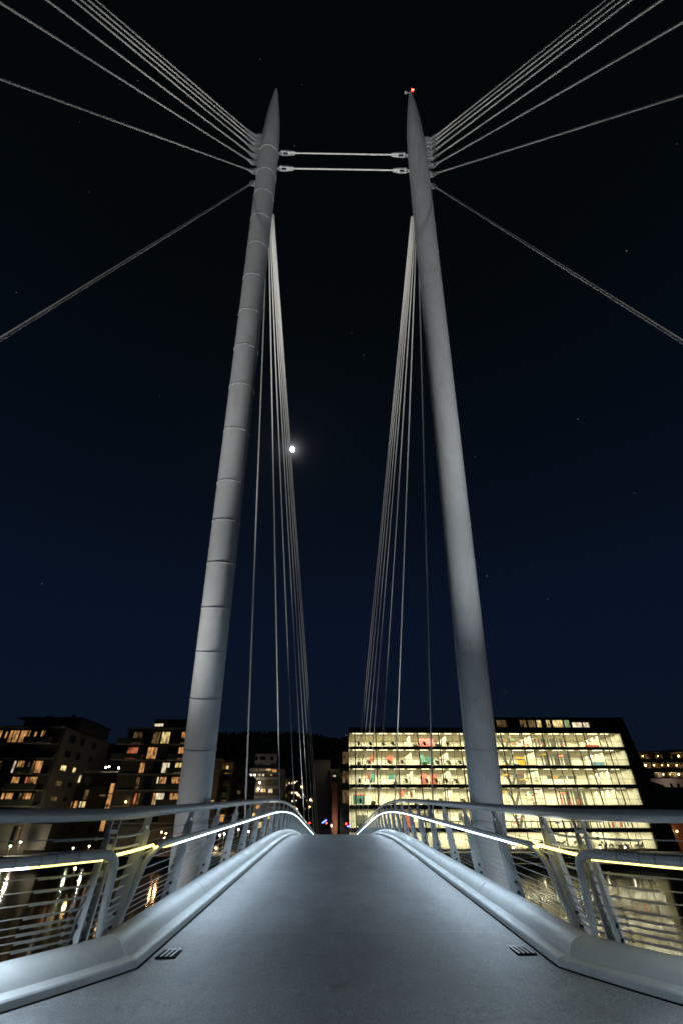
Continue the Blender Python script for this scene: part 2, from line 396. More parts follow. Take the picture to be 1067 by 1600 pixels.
# kerb: small ledge and big half-round edge tube
PROF = [(-.005, -.32), (-.005, .012), (0.0, .058), (.012, .072), (.04, .078), (.125, .088), (.135, .085)]
c0, cz, cr = .365, -.01, .245
for i in range(17):
    a = rad(157 - i * (157 + 60) / 16); PROF.append((c0 + cr*math.cos(a), cz + cr*math.sin(a)))
PROF.append((.365, -.32))
GAPP = [(-.03, .004), (.0, .004)]
for sg in (-1, 1):
    side = 'left' if sg < 0 else 'right'
    r1 = [[miter(sg, t, z) for t, z in PROF]]
    for i in range(1, 87): r1.append([edge(sg, i, t, z) for t, z in PROF])
    for p in r1[1]: pass
    k1 = MB().sweep(r1).build('edge_kerb', 'kerb_paint', bridge, angle=26)
    r2 = [[edge(sg, -BL + i * (BL - .5) / 10, t, z) for t, z in PROF] for i in range(11)] + [[miter(sg, t, z) for t, z in PROF]]
    MB().sweep(r2).build('edge_kerb', 'kerb_paint', bridge, angle=26)
    # weld bead at the bend, dark sealant line along the deck edge
    bead = [miter(sg, t, z) + Vector((0, 0, .0)) for t, z in PROF[2:22]]
    MB().tube(bead, .005, 6).build('weld_seam', 'kerb_paint', bridge)
    for us_ in (3.4, 9.4, 15.4, 21.4):
        MB().tube([edge(sg, us_, t, z) for t, z in PROF[2:22]], .0045, 6).build('weld_seam', 'kerb_paint', bridge)
    for ss_ in (1.9,):
        MB().tube([edge(sg, -ss_, t, z) for t, z in PROF[2:22]], .0045, 6).build('weld_seam', 'kerb_paint', bridge)
    sl = MB().tube([edge(sg, -BL, -.012, .003)] + [edge(sg, -3 + .3*i, -.012, .003) for i in range(10)] + [edge(sg, i * 1.0 + .02, -.012, .004) for i in range(0, 60)], .016, 6, flat=.5)
    sl.build('sealant_line', 'black', bridge)
    # drain grate: its black plate stands in for the shade of the recess
    gx, gy = (-1.94, 6.82) if sg < 0 else (1.95, 6.90)
    gz = h(gy) + .004
    dg = MB().box((gx - .105, gy - .235, gz - .05), (gx + .105, gy + .235, gz + .0015)).build('drain_grate', 'black', bridge, loc=(gx, gy, gz), smooth=False)
    nb = 3 if sg < 0 else 4
    for q_ in range(nb):
        bx = gx - .026*(nb - 1) + q_ * .052
        MB().box((bx - .0075, gy - .21, gz + .003), (bx + .0065, gy + .17, gz + .007)).build('grate_bar', 'grate_bar', dg, smooth=False)
for yj, x0, x1 in ((7.62, -1.95, 1.95), (14.4, -2.0, 2.0), (21.0, -2, 2)):
    b = MB(); n_ = 24
    pts = [(x0 + (x1-x0)*i/n_, yj + .012*math.sin(i*1.3) * (1 if yj < 8 else 0)) for i in range(n_+1)]
    va = [b.bm.verts.new((x, y - .009, h(y) + .006 + .01*(1 - abs(x)/2.15))) for x, y in pts]; vb = [b.bm.verts.new((x, y + .009, h(y) + .0065 + .01*(1 - abs(x)/2.15))) for x, y in pts]
    for i in range(n_): b.face([va[i], va[i+1], vb[i+1], vb[i]])
    b.build('deck_joint', 'joint', bridge, smooth=False)
b = MB()
for i in range(0, 80, 1): pass
gr = []
for y in [YK - 1] + [YK + 2*i for i in range(43)]:
    gr.append([Vector((-1.6, y, h(y) - .31)), Vector((1.6, y, h(y) - .31)), Vector((1.0, y, h(y) - 1.1)), Vector((-1.0, y, h(y) - 1.1))])
MB().sweep(gr).build('girder', 'kerb_paint', bridge)

# ------------------------------------------------------------------ railings
def lean(z): return .56 - .20 * z / 1.25      # outward position of the leaning rail plane at height z above deck
POST_T = [(-.085, .07), (.085, .07), (.045, 1.09), (.022, 1.13), (.022, 1.24), (-.022, 1.24), (-.022, 1.13), (-.045, 1.09)]
def post_mesh(sg, twin=.055):
    b = MB()
    for s in (-1, 1):
        pts = [Vector((sg * (lean(z) + t), s * twin - .006, z)) for t, z in POST_T]
        b.prism(pts, (0, .012, 0))
    for z in (.35, .75, 1.0, 1.13):
        t = lean(z); b.box((sg*t - .02, -twin + .0065, z - .018), (sg*t + .02, twin - .0065, z + .018))
    # inner flange strip (bright edge) and foot
    for s in (-1, 1):
        pts = [Vector((sg * (lean(z) - wd), s*twin - .011, z)) for wd, z in ((.088, .07), (.048, 1.09))]
        b.tube([pts[0] + Vector((0, .011, 0)), pts[1] + Vector((0, .011, 0))], .008, 6)
    b.box((sg*lean(.05) - .06, -twin - .012, -.05), (sg*lean(.05) + .06, twin + .012, .068))
    # arm that carries the handrail
    b.tube([Vector((sg*lean(.86), 0, .86)), Vector((sg*(lean(.86) - .09), 0, .865)), Vector((sg*.245, 0, .905))], .012, 6)
    b.mi = 1
    for z in (.22, .34):
        t = lean(z)
        b.tube([(sg*t, -twin - .013, z), (sg*t, -twin - .0055, z)], .024, 12)
    return b
WZ = [1.075, .97, .775, .675, .58, .485, .42, .365, .31, .25]     # heights of the wires above the deck
NPOST = 37
for sg in (-1, 1):
    side = 'left' if sg < 0 else 'right'
    rail = empty('bridge_railing', edge(sg, 0, .4, 0), f'{side} railing of the main span rising to the crest', 'railing', 'railings along the footbridge')
    Lr = 80
    first = post_mesh(sg).build('post', ['rail_paint', 'bolt'], rail, loc=(0, 0, 0))
    for i in range(NPOST):
        u = .55 + i * 2.03; y = YK + u
        o = first if i == 0 else first.copy()
        if i: col.objects.link(o); o.parent = rail
        o.location = Vector((sg*W0, y, h(y))) - Vector(rail.location)
    # top rail
    us = [.75 + .8*i for i in range(96)]
    MB().tube([edge(sg, u, .37, 1.285) for u in us], .054, 14, flat=.95).build('top_rail', 'rail_paint', rail)
    MB().tube([edge(sg, u, .37, 1.305) for u in us], .0585, 12, flat=.72).build('rail_cap', 'rail_top', rail)
    # handrail with light strip; its near end bends down to the kerb
    hr = [edge(sg, u, .235, .935) for u in [.95 + .8*i for i in range(95)]]
    bend = [edge(sg, .56, .50, .10), edge(sg, .575, .48, .22), edge(sg, .62, .42, .45), edge(sg, .66, .345, .76)]
    for k_ in range(1, 9):
        a = k_ / 9 * math.pi / 2
        bend.append(edge(sg, .66 + .20*(1 - math.cos(a)), .345 - .11*math.sin(a), .76 + .175*math.sin(a)))
    hp_ = MB().tube(bend + hr, [.028, .028] + [.038] * (len(bend) - 2) + [.036] * len(hr), 12).build('handrail', 'rail_paint', rail)
    MB().tube([edge(sg, u, .222, .898) for u in [1.25 + .8*i for i in range(94)]], .010, 6).build('light_strip', 'led_cool', hp_)
    cuts = [1.3, 4, 7, 10, 13, 16, 19, 22, 25, 28, 32, 37, 43, 50, 58, 66, 75]
    for u0, u1 in zip(cuts, cuts[1:]):
        strip_lamp(edge(sg, u0 + .02, .218, .882), edge(sg, u1 - .02, .218, .882), .018, (-sg*1.15, 0, -1), 7.0*(u1 - u0), (.66, .84, 1.0), hp_)
    wm = MB().tube([edge(sg, .62, .25, .925), edge(sg, .95, .225, .905), edge(sg, 1.27, .222, .898)], .013, 6).build('light_strip', 'led_warm', hp_)
    # wires
    for z in WZ:
        MB().tube([edge(sg, u, lean(z), z) for u in [.5 + 2.03*i for i in range(38)]], .004, 6).build('wire', 'steel', rail)
    # ---- side leg railing
    leg = empty('bridge_railing', edge(sg, -.4, .4, 0), f'foreground railing turning off to the {side}', 'railing', 'railings along the footbridge')
    lp = post_mesh(sg, .05).build('post', ['rail_paint', 'bolt'], leg, loc=(0, 0, 0))
    for i, s in enumerate((.36, 2.35, 4.3, 6.2)):
        o = lp if i == 0 else lp.copy()
        if i: col.objects.link(o); o.parent = leg
        p = edge(sg, -s, 0, 0)
        o.location = p - Vector(leg.location); o.rotation_euler = (0, 0, sg * ANG)
    bent = [edge(sg, .73, .37, 1.285), edge(sg, .45, .372, 1.285)]
    m0 = miter(sg, .37, 1.285)
    e1 = edge(sg, .45, .372, 1.285); e2 = edge(sg, -.35, .37, 1.285)
    for k_ in range(1, 6):
        f = k_ / 6; bent.append(e1*(1-f)**2 + m0*2*f*(1-f) + e2*f*f)
    bent += [edge(sg, -.35 - .7*i, .37, 1.285) for i in range(12)]
    MB().tube(bent, .055, 14, flat=.95).build('top_rail', 'rail_paint', leg)
    MB().tube([p + Vector((0, 0, .02)) for p in bent], .0595, 12, flat=.72).build('rail_cap', 'rail_top', leg)
    bend = [edge(sg, -.18, .44, .17), edge(sg, -.19, .43, .26), edge(sg, -.205, .415, .36), edge(sg, -.29, .31, .78)]
    for k_ in range(1, 9):
        a = k_ / 9 * math.pi / 2
        bend.append(edge(sg, -.29 - .19*(1 - math.cos(a)), .31 - .05*math.sin(a), .78 + .155*math.sin(a)))
    hl = MB().tube(bend + [edge(sg, -.56 - .5*i, .255, .935) for i in range(16)], [.03, .03] + [.044] * 26, 14).build('handrail', 'rail_paint', leg)
    MB().tube([edge(sg, -.50, .247, .896), edge(sg, -1.28, .242, .894)], .013, 6).build('light_strip', 'led_warm', hl)
    s1 = 1.28 if sg < 0 else 2.0
    if sg > 0: MB().tube([edge(sg, -1.28, .242, .894), edge(sg, -2.0, .242, .894)], .013, 6).build('light_strip', 'led_neutral', hl)
    MB().tube([edge(sg, -s1, .242, .894), edge(sg, -8.5, .242, .894)], .013, 6).build('light_strip', 'led_leg', hl)
    for k0, k1 in ((s1, 3.2), (3.2, 5.8), (5.8, 8.5)):
        strip_lamp(edge(sg, -k0 - .02, .238, .878), edge(sg, -k1, .238, .878), .018, Vector((-sg*1.1*COS, 1.1*SIN, -1)), 21.0*(k1 - k0), (.70, .86, 1.0), hl)
    for s_ in (.80, 1.03, 1.18, 1.42):
        MB().tube([edge(sg, -s_, .255, .935), edge(sg, -s_ - .012, .255, .935)], .0465, 14).build('sleeve_joint', 'rail_top', hl)
    # strip carried round the bend between the two handrail ends
    e1 = edge(sg, .64, .27, .945); e2 = edge(sg, -.50, .285, .905); m0 = miter(sg, .33, .925)
    MB().tube([e1] + [e1*(1-f)**2 + m0*2*f*(1-f) + e2*f*f for f in (.15, .3, .45, .6, .75, .9)] + [e2], .014, 8).build('corner_light_strip', 'led_warm', leg)
    for z in WZ:
        MB().tube([edge(sg, -.40, lean(z), z), edge(sg, -8, lean(z), z)], .005, 6).build('wire', 'steel', leg)
        s0 = R.uniform(.50, .53)
        tb = MB()
        tb.tube([edge(sg, -s0 + .06, lean(z), z), edge(sg, -s0 - .015, lean(z), z)], .010, 8).tube([edge(sg, -s0 - .012, lean(z), z), edge(sg, -s0 - .042, lean(z), z)], .017, 8)
        tb.tube([edge(sg, -s0 - .04, lean(z), z), edge(sg, -s0 - .16, lean(z), z)], .0065, 8).tube([edge(sg, -s0 - .16, lean(z), z), edge(sg, -s0 - .37, lean(z), z)], .0105, 8)
        tb.tube([edge(sg, -s0 - .37, lean(z), z), edge(sg, -s0 - .50, lean(z), z)], .007, 8)
        tb.build('turnbuckle', 'steel', leg)
        t = lean(z); a_ = edge(sg, .52, t, z); b_ = edge(sg, -.36, t, z); mm = miter(sg, t, z)
        pts = [a_, a_*.35 + mm*.65]; q0 = pts[-1]; q1 = mm*.55 + b_*.45
        for f in (.25, .5, .75): pts.append(q0*(1-f)**2 + mm*2*f*(1-f) + q1*f*f)
        MB().tube(pts + [q1, b_], .0115, 8).build('corner_rod', 'rail_paint', leg)
    # short sloping plate tying the corner posts to the kerb
    MB().prism([edge(sg, -.14, .40, .14), edge(sg, -.22, .40, .19), edge(sg, .25, .50, .12), edge(sg, .50, .52, .10), edge(sg, .25, .50, .07)], (0, .014, 0)).build('foot_plate', 'rail_paint', leg)

# ------------------------------------------------------------------ masts
TANL = .28675; XS = .0218
def axis(sg, z): return Vector((sg * (3.52 - XS*(z - .4)), 13 - (z - .4)*TANL, z))
AD = (axis(1, 10) - axis(1, 0)).normalized()
ringsL = [23.46, 22.2, 21.08, 19.84, 18.5, 17.06, 15.56, 14.16, 12.72, 11.18, 9.52, 8.36, 7.18, 6.0, 4.92, 3.84, 2.74]
ringsR = [19.8, 18.4, 16.92, 15.28, 13.96, 12.64, 11.1, 9.5, 8.34, 7.22, 6.0, 4.9, 3.86, 2.76]
FRONT_Z = [21.89, 22.55, 23.05, 23.45, 23.82, 24.12, 24.35, 24.54]
FRONT_X = [3.58, 3.62, 3.67, 3.67, 3.68, 3.67, 3.66, 3.65]
FRONT_END = [(5.38, 2.3), (8.21, -2.9), (10.21, -6), (14.63, -10), (18.86, -14), (24.5, -18), (29.92, -22), (34.87, -26)]
MAIN_Z = [20.98, 21.36, 21.67, 21.95, 22.18, 22.41, 22.6, 22.8]
MAIN_Y = [16.5, 27.3, 38.5, 52.8, 64.7, 79.4, 95.1, 108.7]
NAMES8 = ['lowest', 'second lowest', 'third from the bottom', 'fourth from the bottom', 'fourth from the top', 'third from the top', 'second highest', 'highest']
NAMESM = ['outermost', 'second from the outside', 'third from the outside', 'fourth from the outside', 'fourth from the inside', 'third from the inside', 'second from the inside', 'innermost']
for sg in (-1, 1):
    side = 'left' if sg < 0 else 'right'
    base = axis(sg, -6)
    mast = empty('bridge_mast', base, f'{side} pale steel mast' + (' with a red lamp on its tip' if sg > 0 else ' with bright ring seams and no lamp'), 'mast', 'bridge masts')
    X = AD.copy(); X.x *= sg
    u = X.cross(Vector((0, 1, 0))).normalized(); v = X.cross(u).normalized()
    def ringp(c, r, n=40): return [c + (u*math.cos(2*math.pi*j/n) + v*math.sin(2*math.pi*j/n)) * r for j in range(n)]
    zr = [(-6, .385), (0, .385), (6, .39), (12, .39), (18, .39), (22, .39), (23.6, .385), (24.6, .35), (25.4, .30), (26.1, .235), (26.7, .165), (27.2, .10), (27.45, .06), (27.58, .02)]
    MB().sweep([ringp(axis(sg, z), r) for z, r in zr]).build('mast_tube', 'mast_paint', mast, angle=60)
    for z in (ringsL if sg < 0 else ringsR):
        lip = .011 if sg < 0 else .004
        hh = .013 if sg < 0 else .012
        pr = [(-hh, .384), (-hh, .39 + lip), (hh*.2, .39 + lip), (hh * 2.2, .388)]
        MB().sweep([ringp(axis(sg, z) + X*dz, r) for dz, r in pr], caps=False).build('weld_band', 'mast_paint', mast)
    # lugs of the near cables
    for z, x in zip(FRONT_Z, FRONT_X):
        c = axis(sg, z); o_ = Vector((sg*x, c.y, z))
        d_ = (o_ - c).normalized()
        b = MB()
        for s in (-1, 1):
            off = Vector((0, s*.045, 0))
            b.prism([c + d_*.36 + X*.10 + off, o_ + X*.05 + off, o_ - X*.07 + off, c + d_*.36 - X*.10 + off], (0, .025, 0))
        b.build('cable_lug', 'mast_paint', mast)
    for z in MAIN_Z:
        c = axis(sg, z)
        lo = lambda r_, dz: c + Vector((-sg*.156*r_, .988*r_, dz))
        MB().prism([lo(.34, .1), lo(.62, .06), lo(.62, -.12), lo(.34, -.16)], (.03, 0, 0)).build('cable_lug', 'mast_paint', mast)
    for z in (23.6, 22.72):
        c = axis(sg, z)
        b = MB()
        for s in (-1, 1): b.prism([c + Vector((-sg*.34, s*.03, .08)), c + Vector((-sg*.58, s*.03, .05)), c + Vector((-sg*.58, s*.03, -.05)), c + Vector((-sg*.34, s*.03, -.08))], (0, .02, 0))
        b.build('rod_lug', 'mast_paint', mast)
    b = MB().tube([axis(sg, 24.9) + Vector((-sg*.3, -.1, 0)), axis(sg, 24.9) + Vector((-sg*.42, -.12, .02))], .012, 6)
    if sg > 0:
        tp = axis(sg, 27.58)
        MB().tube([tp + Vector((.05, 0, -.16)), tp + Vector((.10, -.02, -.02))], .02, 6).tube([tp + Vector((-.03, 0, -.3)), tp + Vector((-.22, -.02, -.33))], .015, 6).sphere(tp + Vector((-.24, -.02, -.34)), .06, 8, 6).build('lamp_bracket', 'mast_paint', mast)
        MB().sphere(tp + Vector((.10, -.03, .03)), .045, 10, 8).build('warning_lamp', 'red_beacon', mast)
        b.bm.free()
    else: b.bm.free()
    # collar at the waterline footing
    MB().tube([axis(sg, -6.5), axis(sg, -4.6)], .75, 24).build('footing', 'quay', mast)
    # ---- cables
    for i in range(8):
        z = FRONT_Z[i]; c = axis(sg, z); a_ = Vector((sg*FRONT_X[i], c.y, z)); ex, ey = FRONT_END[i]; e_ = Vector((sg*ex, ey, 0))
        d_ = (e_ - a_).normalized()
        cb = empty('stay_cable', a_, f'{NAMES8[i]} cable of the near fan on the {side} mast', 'cable', f'near stay cables of the {side} mast')
        MB().tube([a_ + (e_ - a_)*(.01 + .99*q_/24) for q_ in range(25)], .025, 12).build('strand', 'cable', cb)
        MB().tube([a_ - d_*.08, a_ + d_*.06, a_ + d_*.2, a_ + d_*.55], [.075, .085, .06, .028], 10).build('socket', 'mast_paint', cb)
    for i in range(8):
        z = MAIN_Z[i]; c = axis(sg, z); a_ = c + Vector((-sg*.09, .57, -.03)); y = MAIN_Y[i]; e_ = Vector((sg*2.8, y, h(y) - .1))
        d_ = (e_ - a_).normalized()
        cb = empty('stay_cable', a_, f'{NAMESM[i]} far cable dropping behind the {side} mast', 'cable', f'far stay cables of the {side} mast')
        MB().tube([a_ + (e_ - a_)*(.01 + .99*q_/24) for q_ in range(25)], .024, 12).build('strand', 'cable', cb)
        MB().tube([a_ - d_*.08, a_ + d_*.06, a_ + d_*.2, a_ + d_*.55], [.07, .08, .055, .026], 10).build('socket', 'mast_paint', cb)
        if y < 92:
            MB().tube([e_ - d_*.9, e_ + d_*.1], .045, 8).box((sg*2.8 - .25, y - .12, h(y) - .25), (sg*2.8 + .08, y + .12, h(y) - .07)).build('deck_anchor', 'rail_paint', cb)
for z, nm in ((23.6, 'upper'), (22.72, 'lower')):
    a_ = axis(-1, z) + Vector((.56, 0, 0)); e_ = axis(1, z) - Vector((.56, 0, 0))
    rd = empty('tie_rod', (a_ + e_) / 2, f'{nm} of the two horizontal tie rods joining the mast tops', 'tie rod', 'tie rods between the masts')
    MB().tube([a_ + Vector((.45, 0, 0)), e_ - Vector((.45, 0, 0))], .025, 10).build('rod', 'cable', rd)
    for p, s in ((a_, 1), (e_, -1)):
        b = MB()
        for q_ in (-1, 1):
            b.prism([p + Vector((-s*.07, q_*.045, .055)), p + Vector((s*.2, q_*.045, .08)), p + Vector((s*.5, q_*.025, .03)), p + Vector((s*.5, q_*.025, -.03)), p + Vector((s*.2, q_*.045, -.08)), p + Vector((-s*.07, q_*.045, -.055))], (0, .03*q_, 0))
        b.tube([p + Vector((s*.22, 0, 0)), p + Vector((s*.5, 0, 0))], [.07, .03], 10)
        b.tube([p + Vector((0, -.09, 0)), p + Vector((0, .09, 0))], .03, 10)
        b.build('clevis', 'mast_paint', rd)

# floodlights that light the masts: on brackets below the deck edge and on piles beside the mast feet, plus added fill lights
def floodlight(pos, target, power, size, color, label):
    pos = Vector(pos); d_ = (Vector(target) - pos).normalized()
    f = empty('floodlight', pos, label, 'floodlight', 'floodlights at the mast feet')
    MB().tube([pos - d_*.35, pos - d_*.05, pos - d_*.02], [.10, .17, .18], 14).build('housing', 'bolt', f)
    MB().tube([pos - d_*.2, Vector((pos.x, pos.y, WATER - 1))], .06, 8).build('pile', 'bolt', f)
    ld = bpy.data.lights.new('flood_beam', 'SPOT'); ld.energy = power; ld.spot_size = rad(size); ld.spot_blend = .7; ld.shadow_soft_size = .3; ld.color = color
    lo = bpy.data.objects.new('flood_beam', ld); col.objects.link(lo); lo.parent = f; lo.location = (0, 0, 0); lo.rotation_euler = d_.to_track_quat('-Z', 'Y').to_euler()
floodlight((-6.3, 11.0, -4.2), (-3.15, 8.2, 18), 8500, 37, (1, .96, .90), 'narrow floodlight on a pile outside the left mast foot')
floodlight((-5.9, 10.2, -4.0), (-3.6, 12.9, 1.5), 700, 62, (1, .96, .92), 'wide floodlight washing the left mast foot')
floodlight((-2.75, 9.6, -1.4), (-3.2, 9.6, 11), 420, 56, (.66, .84, 1), 'floodlight below the left deck edge near the mast')
floodlight((4.4, 6.4, -4.2), (3.2, 8.9, 15), 5200, 44, (.94, .98, 1), 'narrow floodlight on a pile outside the right mast foot')
floodlight((4.9, 9.4, -4.0), (3.6, 12.9, 1.5), 650, 74, (.85, .93, 1), 'wide floodlight washing the right mast foot')
for sg in (-1, 1):
    sd_ = 'left' if sg < 0 else 'right'
    floodlight((sg*9.2, -2.5, -4.5), (sg*3.15, 7.6, 18), 6300, 46, (1, .97, .92), f'added unseen fill light behind the {sd_} side leg, lighting the mast top')  # added fill light, unseen behind the viewpoint, brightens the mast tops
for sg in (-1, 1):
    sd_ = 'left' if sg < 0 else 'right'
    floodlight((sg*3.6, 21, -1.2), (sg*2.7, 16, 12), 1500, 110, (1, .98, .92), f'added unseen light below the {sd_} deck edge lighting the outer far cables')  # added unseen light, brightens the outer far cables
    floodlight((sg*3.6, 46, -1.8), (sg*2.7, 34, 12), 2200, 120, (1, .98, .92), f'added unseen light below the {sd_} deck edge lighting the inner far cables')  # added unseen light, brightens the inner far cables
# ------------------------------------------------------------------ buildings: helpers
def window(parent, x0, x1, z0, z1, y, pane, n=1, rail=False, fr=.06, dep=.10, label=None, name='window', framemat='frame_dark'):
    """facade window facing -y: frame mesh with mullions and a pane as sub-part"""
    b = MB()
    b.box((x0, y - dep, z0), (x0 + fr, y, z1)).box((x1 - fr, y - dep, z0), (x1, y, z1))
    b.box((x0 + fr, y - dep, z0), (x1 - fr, y, z0 + fr)).box((x0 + fr, y - dep, z1 - fr), (x1 - fr, y, z1))
    for i in range(1, n):
        xm = x0 + (x1 - x0)*i/n; b.box((xm - fr*.5, y - dep + .01, z0 + fr), (xm + fr*.5, y - .002, z1 - fr))
    if rail:
        zz = z0 + (z1 - z0)*.36; b.box((x0 + fr, y - dep - .03, zz - .03), (x1 - fr, y - dep - .003, zz + .03))
    w = b.build(name, framemat, parent, smooth=False, loc=((x0+x1)/2, y, z0))
    MB().box((x0 + fr*.5, y - dep*.55, z0 + fr*.5), (x1 - fr*.5, y - dep*.35, z1 - fr*.5)).build('pane', pane, w, smooth=False, loc=((x0+x1)/2, y, z0))
    return w
def part(name, m, parent, *boxes, smooth=False):
    b = MB()
    for a, c in boxes: b.box(a, c)
    return b.build(name, m, parent, smooth=smooth)
def lamp_light(pos, power, color, parent=None, r=.12):
    ld = bpy.data.lights.new('lamp_light', 'POINT'); ld.energy = power; ld.color = color; ld.shadow_soft_size = r
    lo = bpy.data.objects.new('lamp_light', ld); col.objects.link(lo)
    if parent: lo.parent = parent; lo.location = Vector(pos) - world_loc(parent)
    else: lo.location = pos

# ------------------------------------------------------------------ the lit office building
OY = 106.0; X0, X1 = 3.1, 62.1
off = empty('office_building', (32, 112, GZ), 'large glass fronted office building glowing on every storey, right bank', 'office building')
FL = [(-2.95, -.29), (.32, 3.45), (4.08, 7.04), (7.60, 10.45), (11.03, 14.0), (14.50, 17.22)]
NB = 12; BW = (X1 - X0) / NB; DEP = 13.0
for fi, (z0, z1) in enumerate(FL):
    for i in range(NB):
        window(off, X0 + i*BW + .01, X0 + (i+1)*BW - .01, z0, z1, OY + .12, 'office_glass', 2, rail=fi > 0, fr=.055, dep=.12)
    zt = FL[fi+1][0] if fi < 5 else 18.2
    part('floor_band', 'clad_dark', off, ((X0 - .25, OY - .06, z1 + .005), (X1 + .25, OY + .35, zt - .005)))
    part('storey_floor', 'int_floor', off, ((X0, OY + .36, z0 - .3), (X1, OY + DEP, z0 - .02)))
    part('ceiling', 'int_ceil', off, ((X0, OY + .36, z1 + .06), (X1, OY + DEP, z1 + .2)))
    part('back_wall', 'int_wall', off, ((X0, OY + DEP, z0 - .3), (X1, OY + DEP + .2, z1 + .2)))
    for j, yy in enumerate((1.5, 3.8, 6.2, 8.6, 11.2)):
        b = MB(); n_ = 20
        for q_ in range(n_):
            xa = X0 + .6 + (X1 - X0 - 1.2)*q_/n_ ; b.box((xa, OY + yy, z1 + .0), (xa + 1.7 + .5*((q_*7 + fi*3 + j) % 3 == 0), OY + yy + .12, z1 + .055))
        b.build('ceiling_light', 'ceil_light', off, smooth=False)
        strip_lamp((X0 + .6, OY + yy + .06, z1 - .004), (X1 - .6, OY + yy + .06, z1 - .004), .12, (0, 0, -1), 2250, (1.0, .92, .68), off)
        if j: part('added_baffle', 'int_ceil', off, ((X0 + .3, OY + yy - .16, z1 - .17), (X1 - .3, OY + yy - .13, z1 + .058)))  # fins added to hide the ceiling strips and soften the office glow
    b = MB()
    for q_ in range(13):
        xc = X0 + 1.1 + q_*(X1 - X0 - 1.6)/12.5; b.tube([(xc, OY + 1.3, z0 - .02), (xc, OY + 1.3, z1 + .06)], .13, 10)
    b.build('column', 'frame_dark' if fi else 'int_wall', off)
    # cross walls and dark glazed meeting rooms
    b = MB()
    for xc in ([16.5, 24.5, 30, 43.5, 58.9] if fi > 1 else [14.0, 20.5, 31, 47.5, 56]):
        b.box((xc, OY + 3.2, z0), (xc + .12, OY + DEP - .01, z1 + .05))
    b.build('partition_wall', 'int_wall', off, smooth=False)
    if fi >= 1:
        zz = z0 + .03
        b = MB()
        x0_, x1_ = [(0,0), (49, 53), (48.2, 53.8), (46.4, 53.2), (46, 52.5), (45.4, 51.8)][fi]
        n_ = 9
        for q_ in range(n_):
            xa = x0_ + (x1_ - x0_)*q_/n_
            b.box((xa, OY + 6.0, zz + (0 if fi != 3 else 1.4)), (xa + (x1_-x0_)/n_*(.55 + .4*((q_*5+fi) % 3 == 0)), OY + 6.1, z1 - .25 - (.0 if fi != 3 else .55)))
        b.build('glazed_partition', 'panel_greypanel', off, smooth=False)
# envelope: end walls, rear, parapet, roof storey
part('rear_wall', 'clad_dark', off, ((X0 - .2, OY + DEP + .21, GZ), (X1 + 2, OY + DEP + .6, 18.2)))
part('roof', 'roof_dark', off, ((X0 - .25, OY + .36, 18.0), (X1 + .25, OY + DEP + .2, 18.3)))
b = MB(); b.prism([(62.37, OY - .02, GZ), (66.6, OY - .02, GZ), (66.0, OY - .02, 3), (63.8, OY - .02, 20.45), (62.37, OY - .02, 20.45)], (0, DEP + .6, 0)); b.build('end_wall', 'clad_dark', off, smooth=False)
b = MB()
for i in range(6):
    b.box((X1 + .02, OY + .02, FL[i][0]), (X1 + .24, OY + DEP, FL[i][1]))
b.build('side_lining', 'int_wall', off, smooth=False)
# left gable with its lit windows
part('gable_wall', 'clad_dark', off, ((1.3, OY + 1.2, GZ), (X0 - .26, OY + 1.35, 16.6)), ((1.2, OY + 1.35, GZ), (X0 - .26, OY + DEP, 12.0)))
part('gable_base', 'clad_dark', off, ((X0 - .24, OY + .36, GZ), (X0 - .02, OY + DEP, -2.95)))
for fi in (0, 1, 2, 3, 4):
    z0, z1 = FL[fi]
    for q_ in range(2):
        xa = 1.42 + q_*.72
        window(off, xa, xa + .66, z0 + .3, z1 - .35, OY + 1.17, 'win_dim' if fi in (2, 3, 4) else 'pane_dark', 2, fr=.05)
part('roof_storey', 'clad_dark', off, ((35.5, OY + 2.5, 18.31), (63.6, OY + 10, 20.45)), ((35.2, OY + 2.2, 20.46), (63.75, OY + 10.3, 20.75)))
for xa, xb, m_ in ((36.2, 38.6, 'win_dim'), (39.5, 41, 'pane_dark'), (41.5, 43, 'win_dim'), (43.4, 45, 'win_dim'), (45.3, 46.4, 'win_yellow'), (47.5, 48.4, 'win_yellow'), (48.9, 51.3, 'win_yellow'), (51.6, 52.8, 'win_green'), (53.3, 55.6, 'win_white'), (55.8, 57.2, 'win_white')):
    window(off, xa, xb, 18.7, 20.25 if xb < 53 else 19.8, OY + 2.49, m_, 2, fr=.06)
# terrace balcony of the second storey
part('balcony', 'clad_dark', off, ((16, OY - 2.2, -.26), (52, OY - .08, .22)))
b = MB().box((16, OY - 2.2, 1.28), (52, OY - 2.1, 1.40))
for q_ in range(29): b.box((16 + q_*1.28, OY - 2.19, .23), (16.14 + q_*1.28, OY - 2.11, 1.275))
b.build('balcony_rail', 'frame_dark', off, smooth=False)
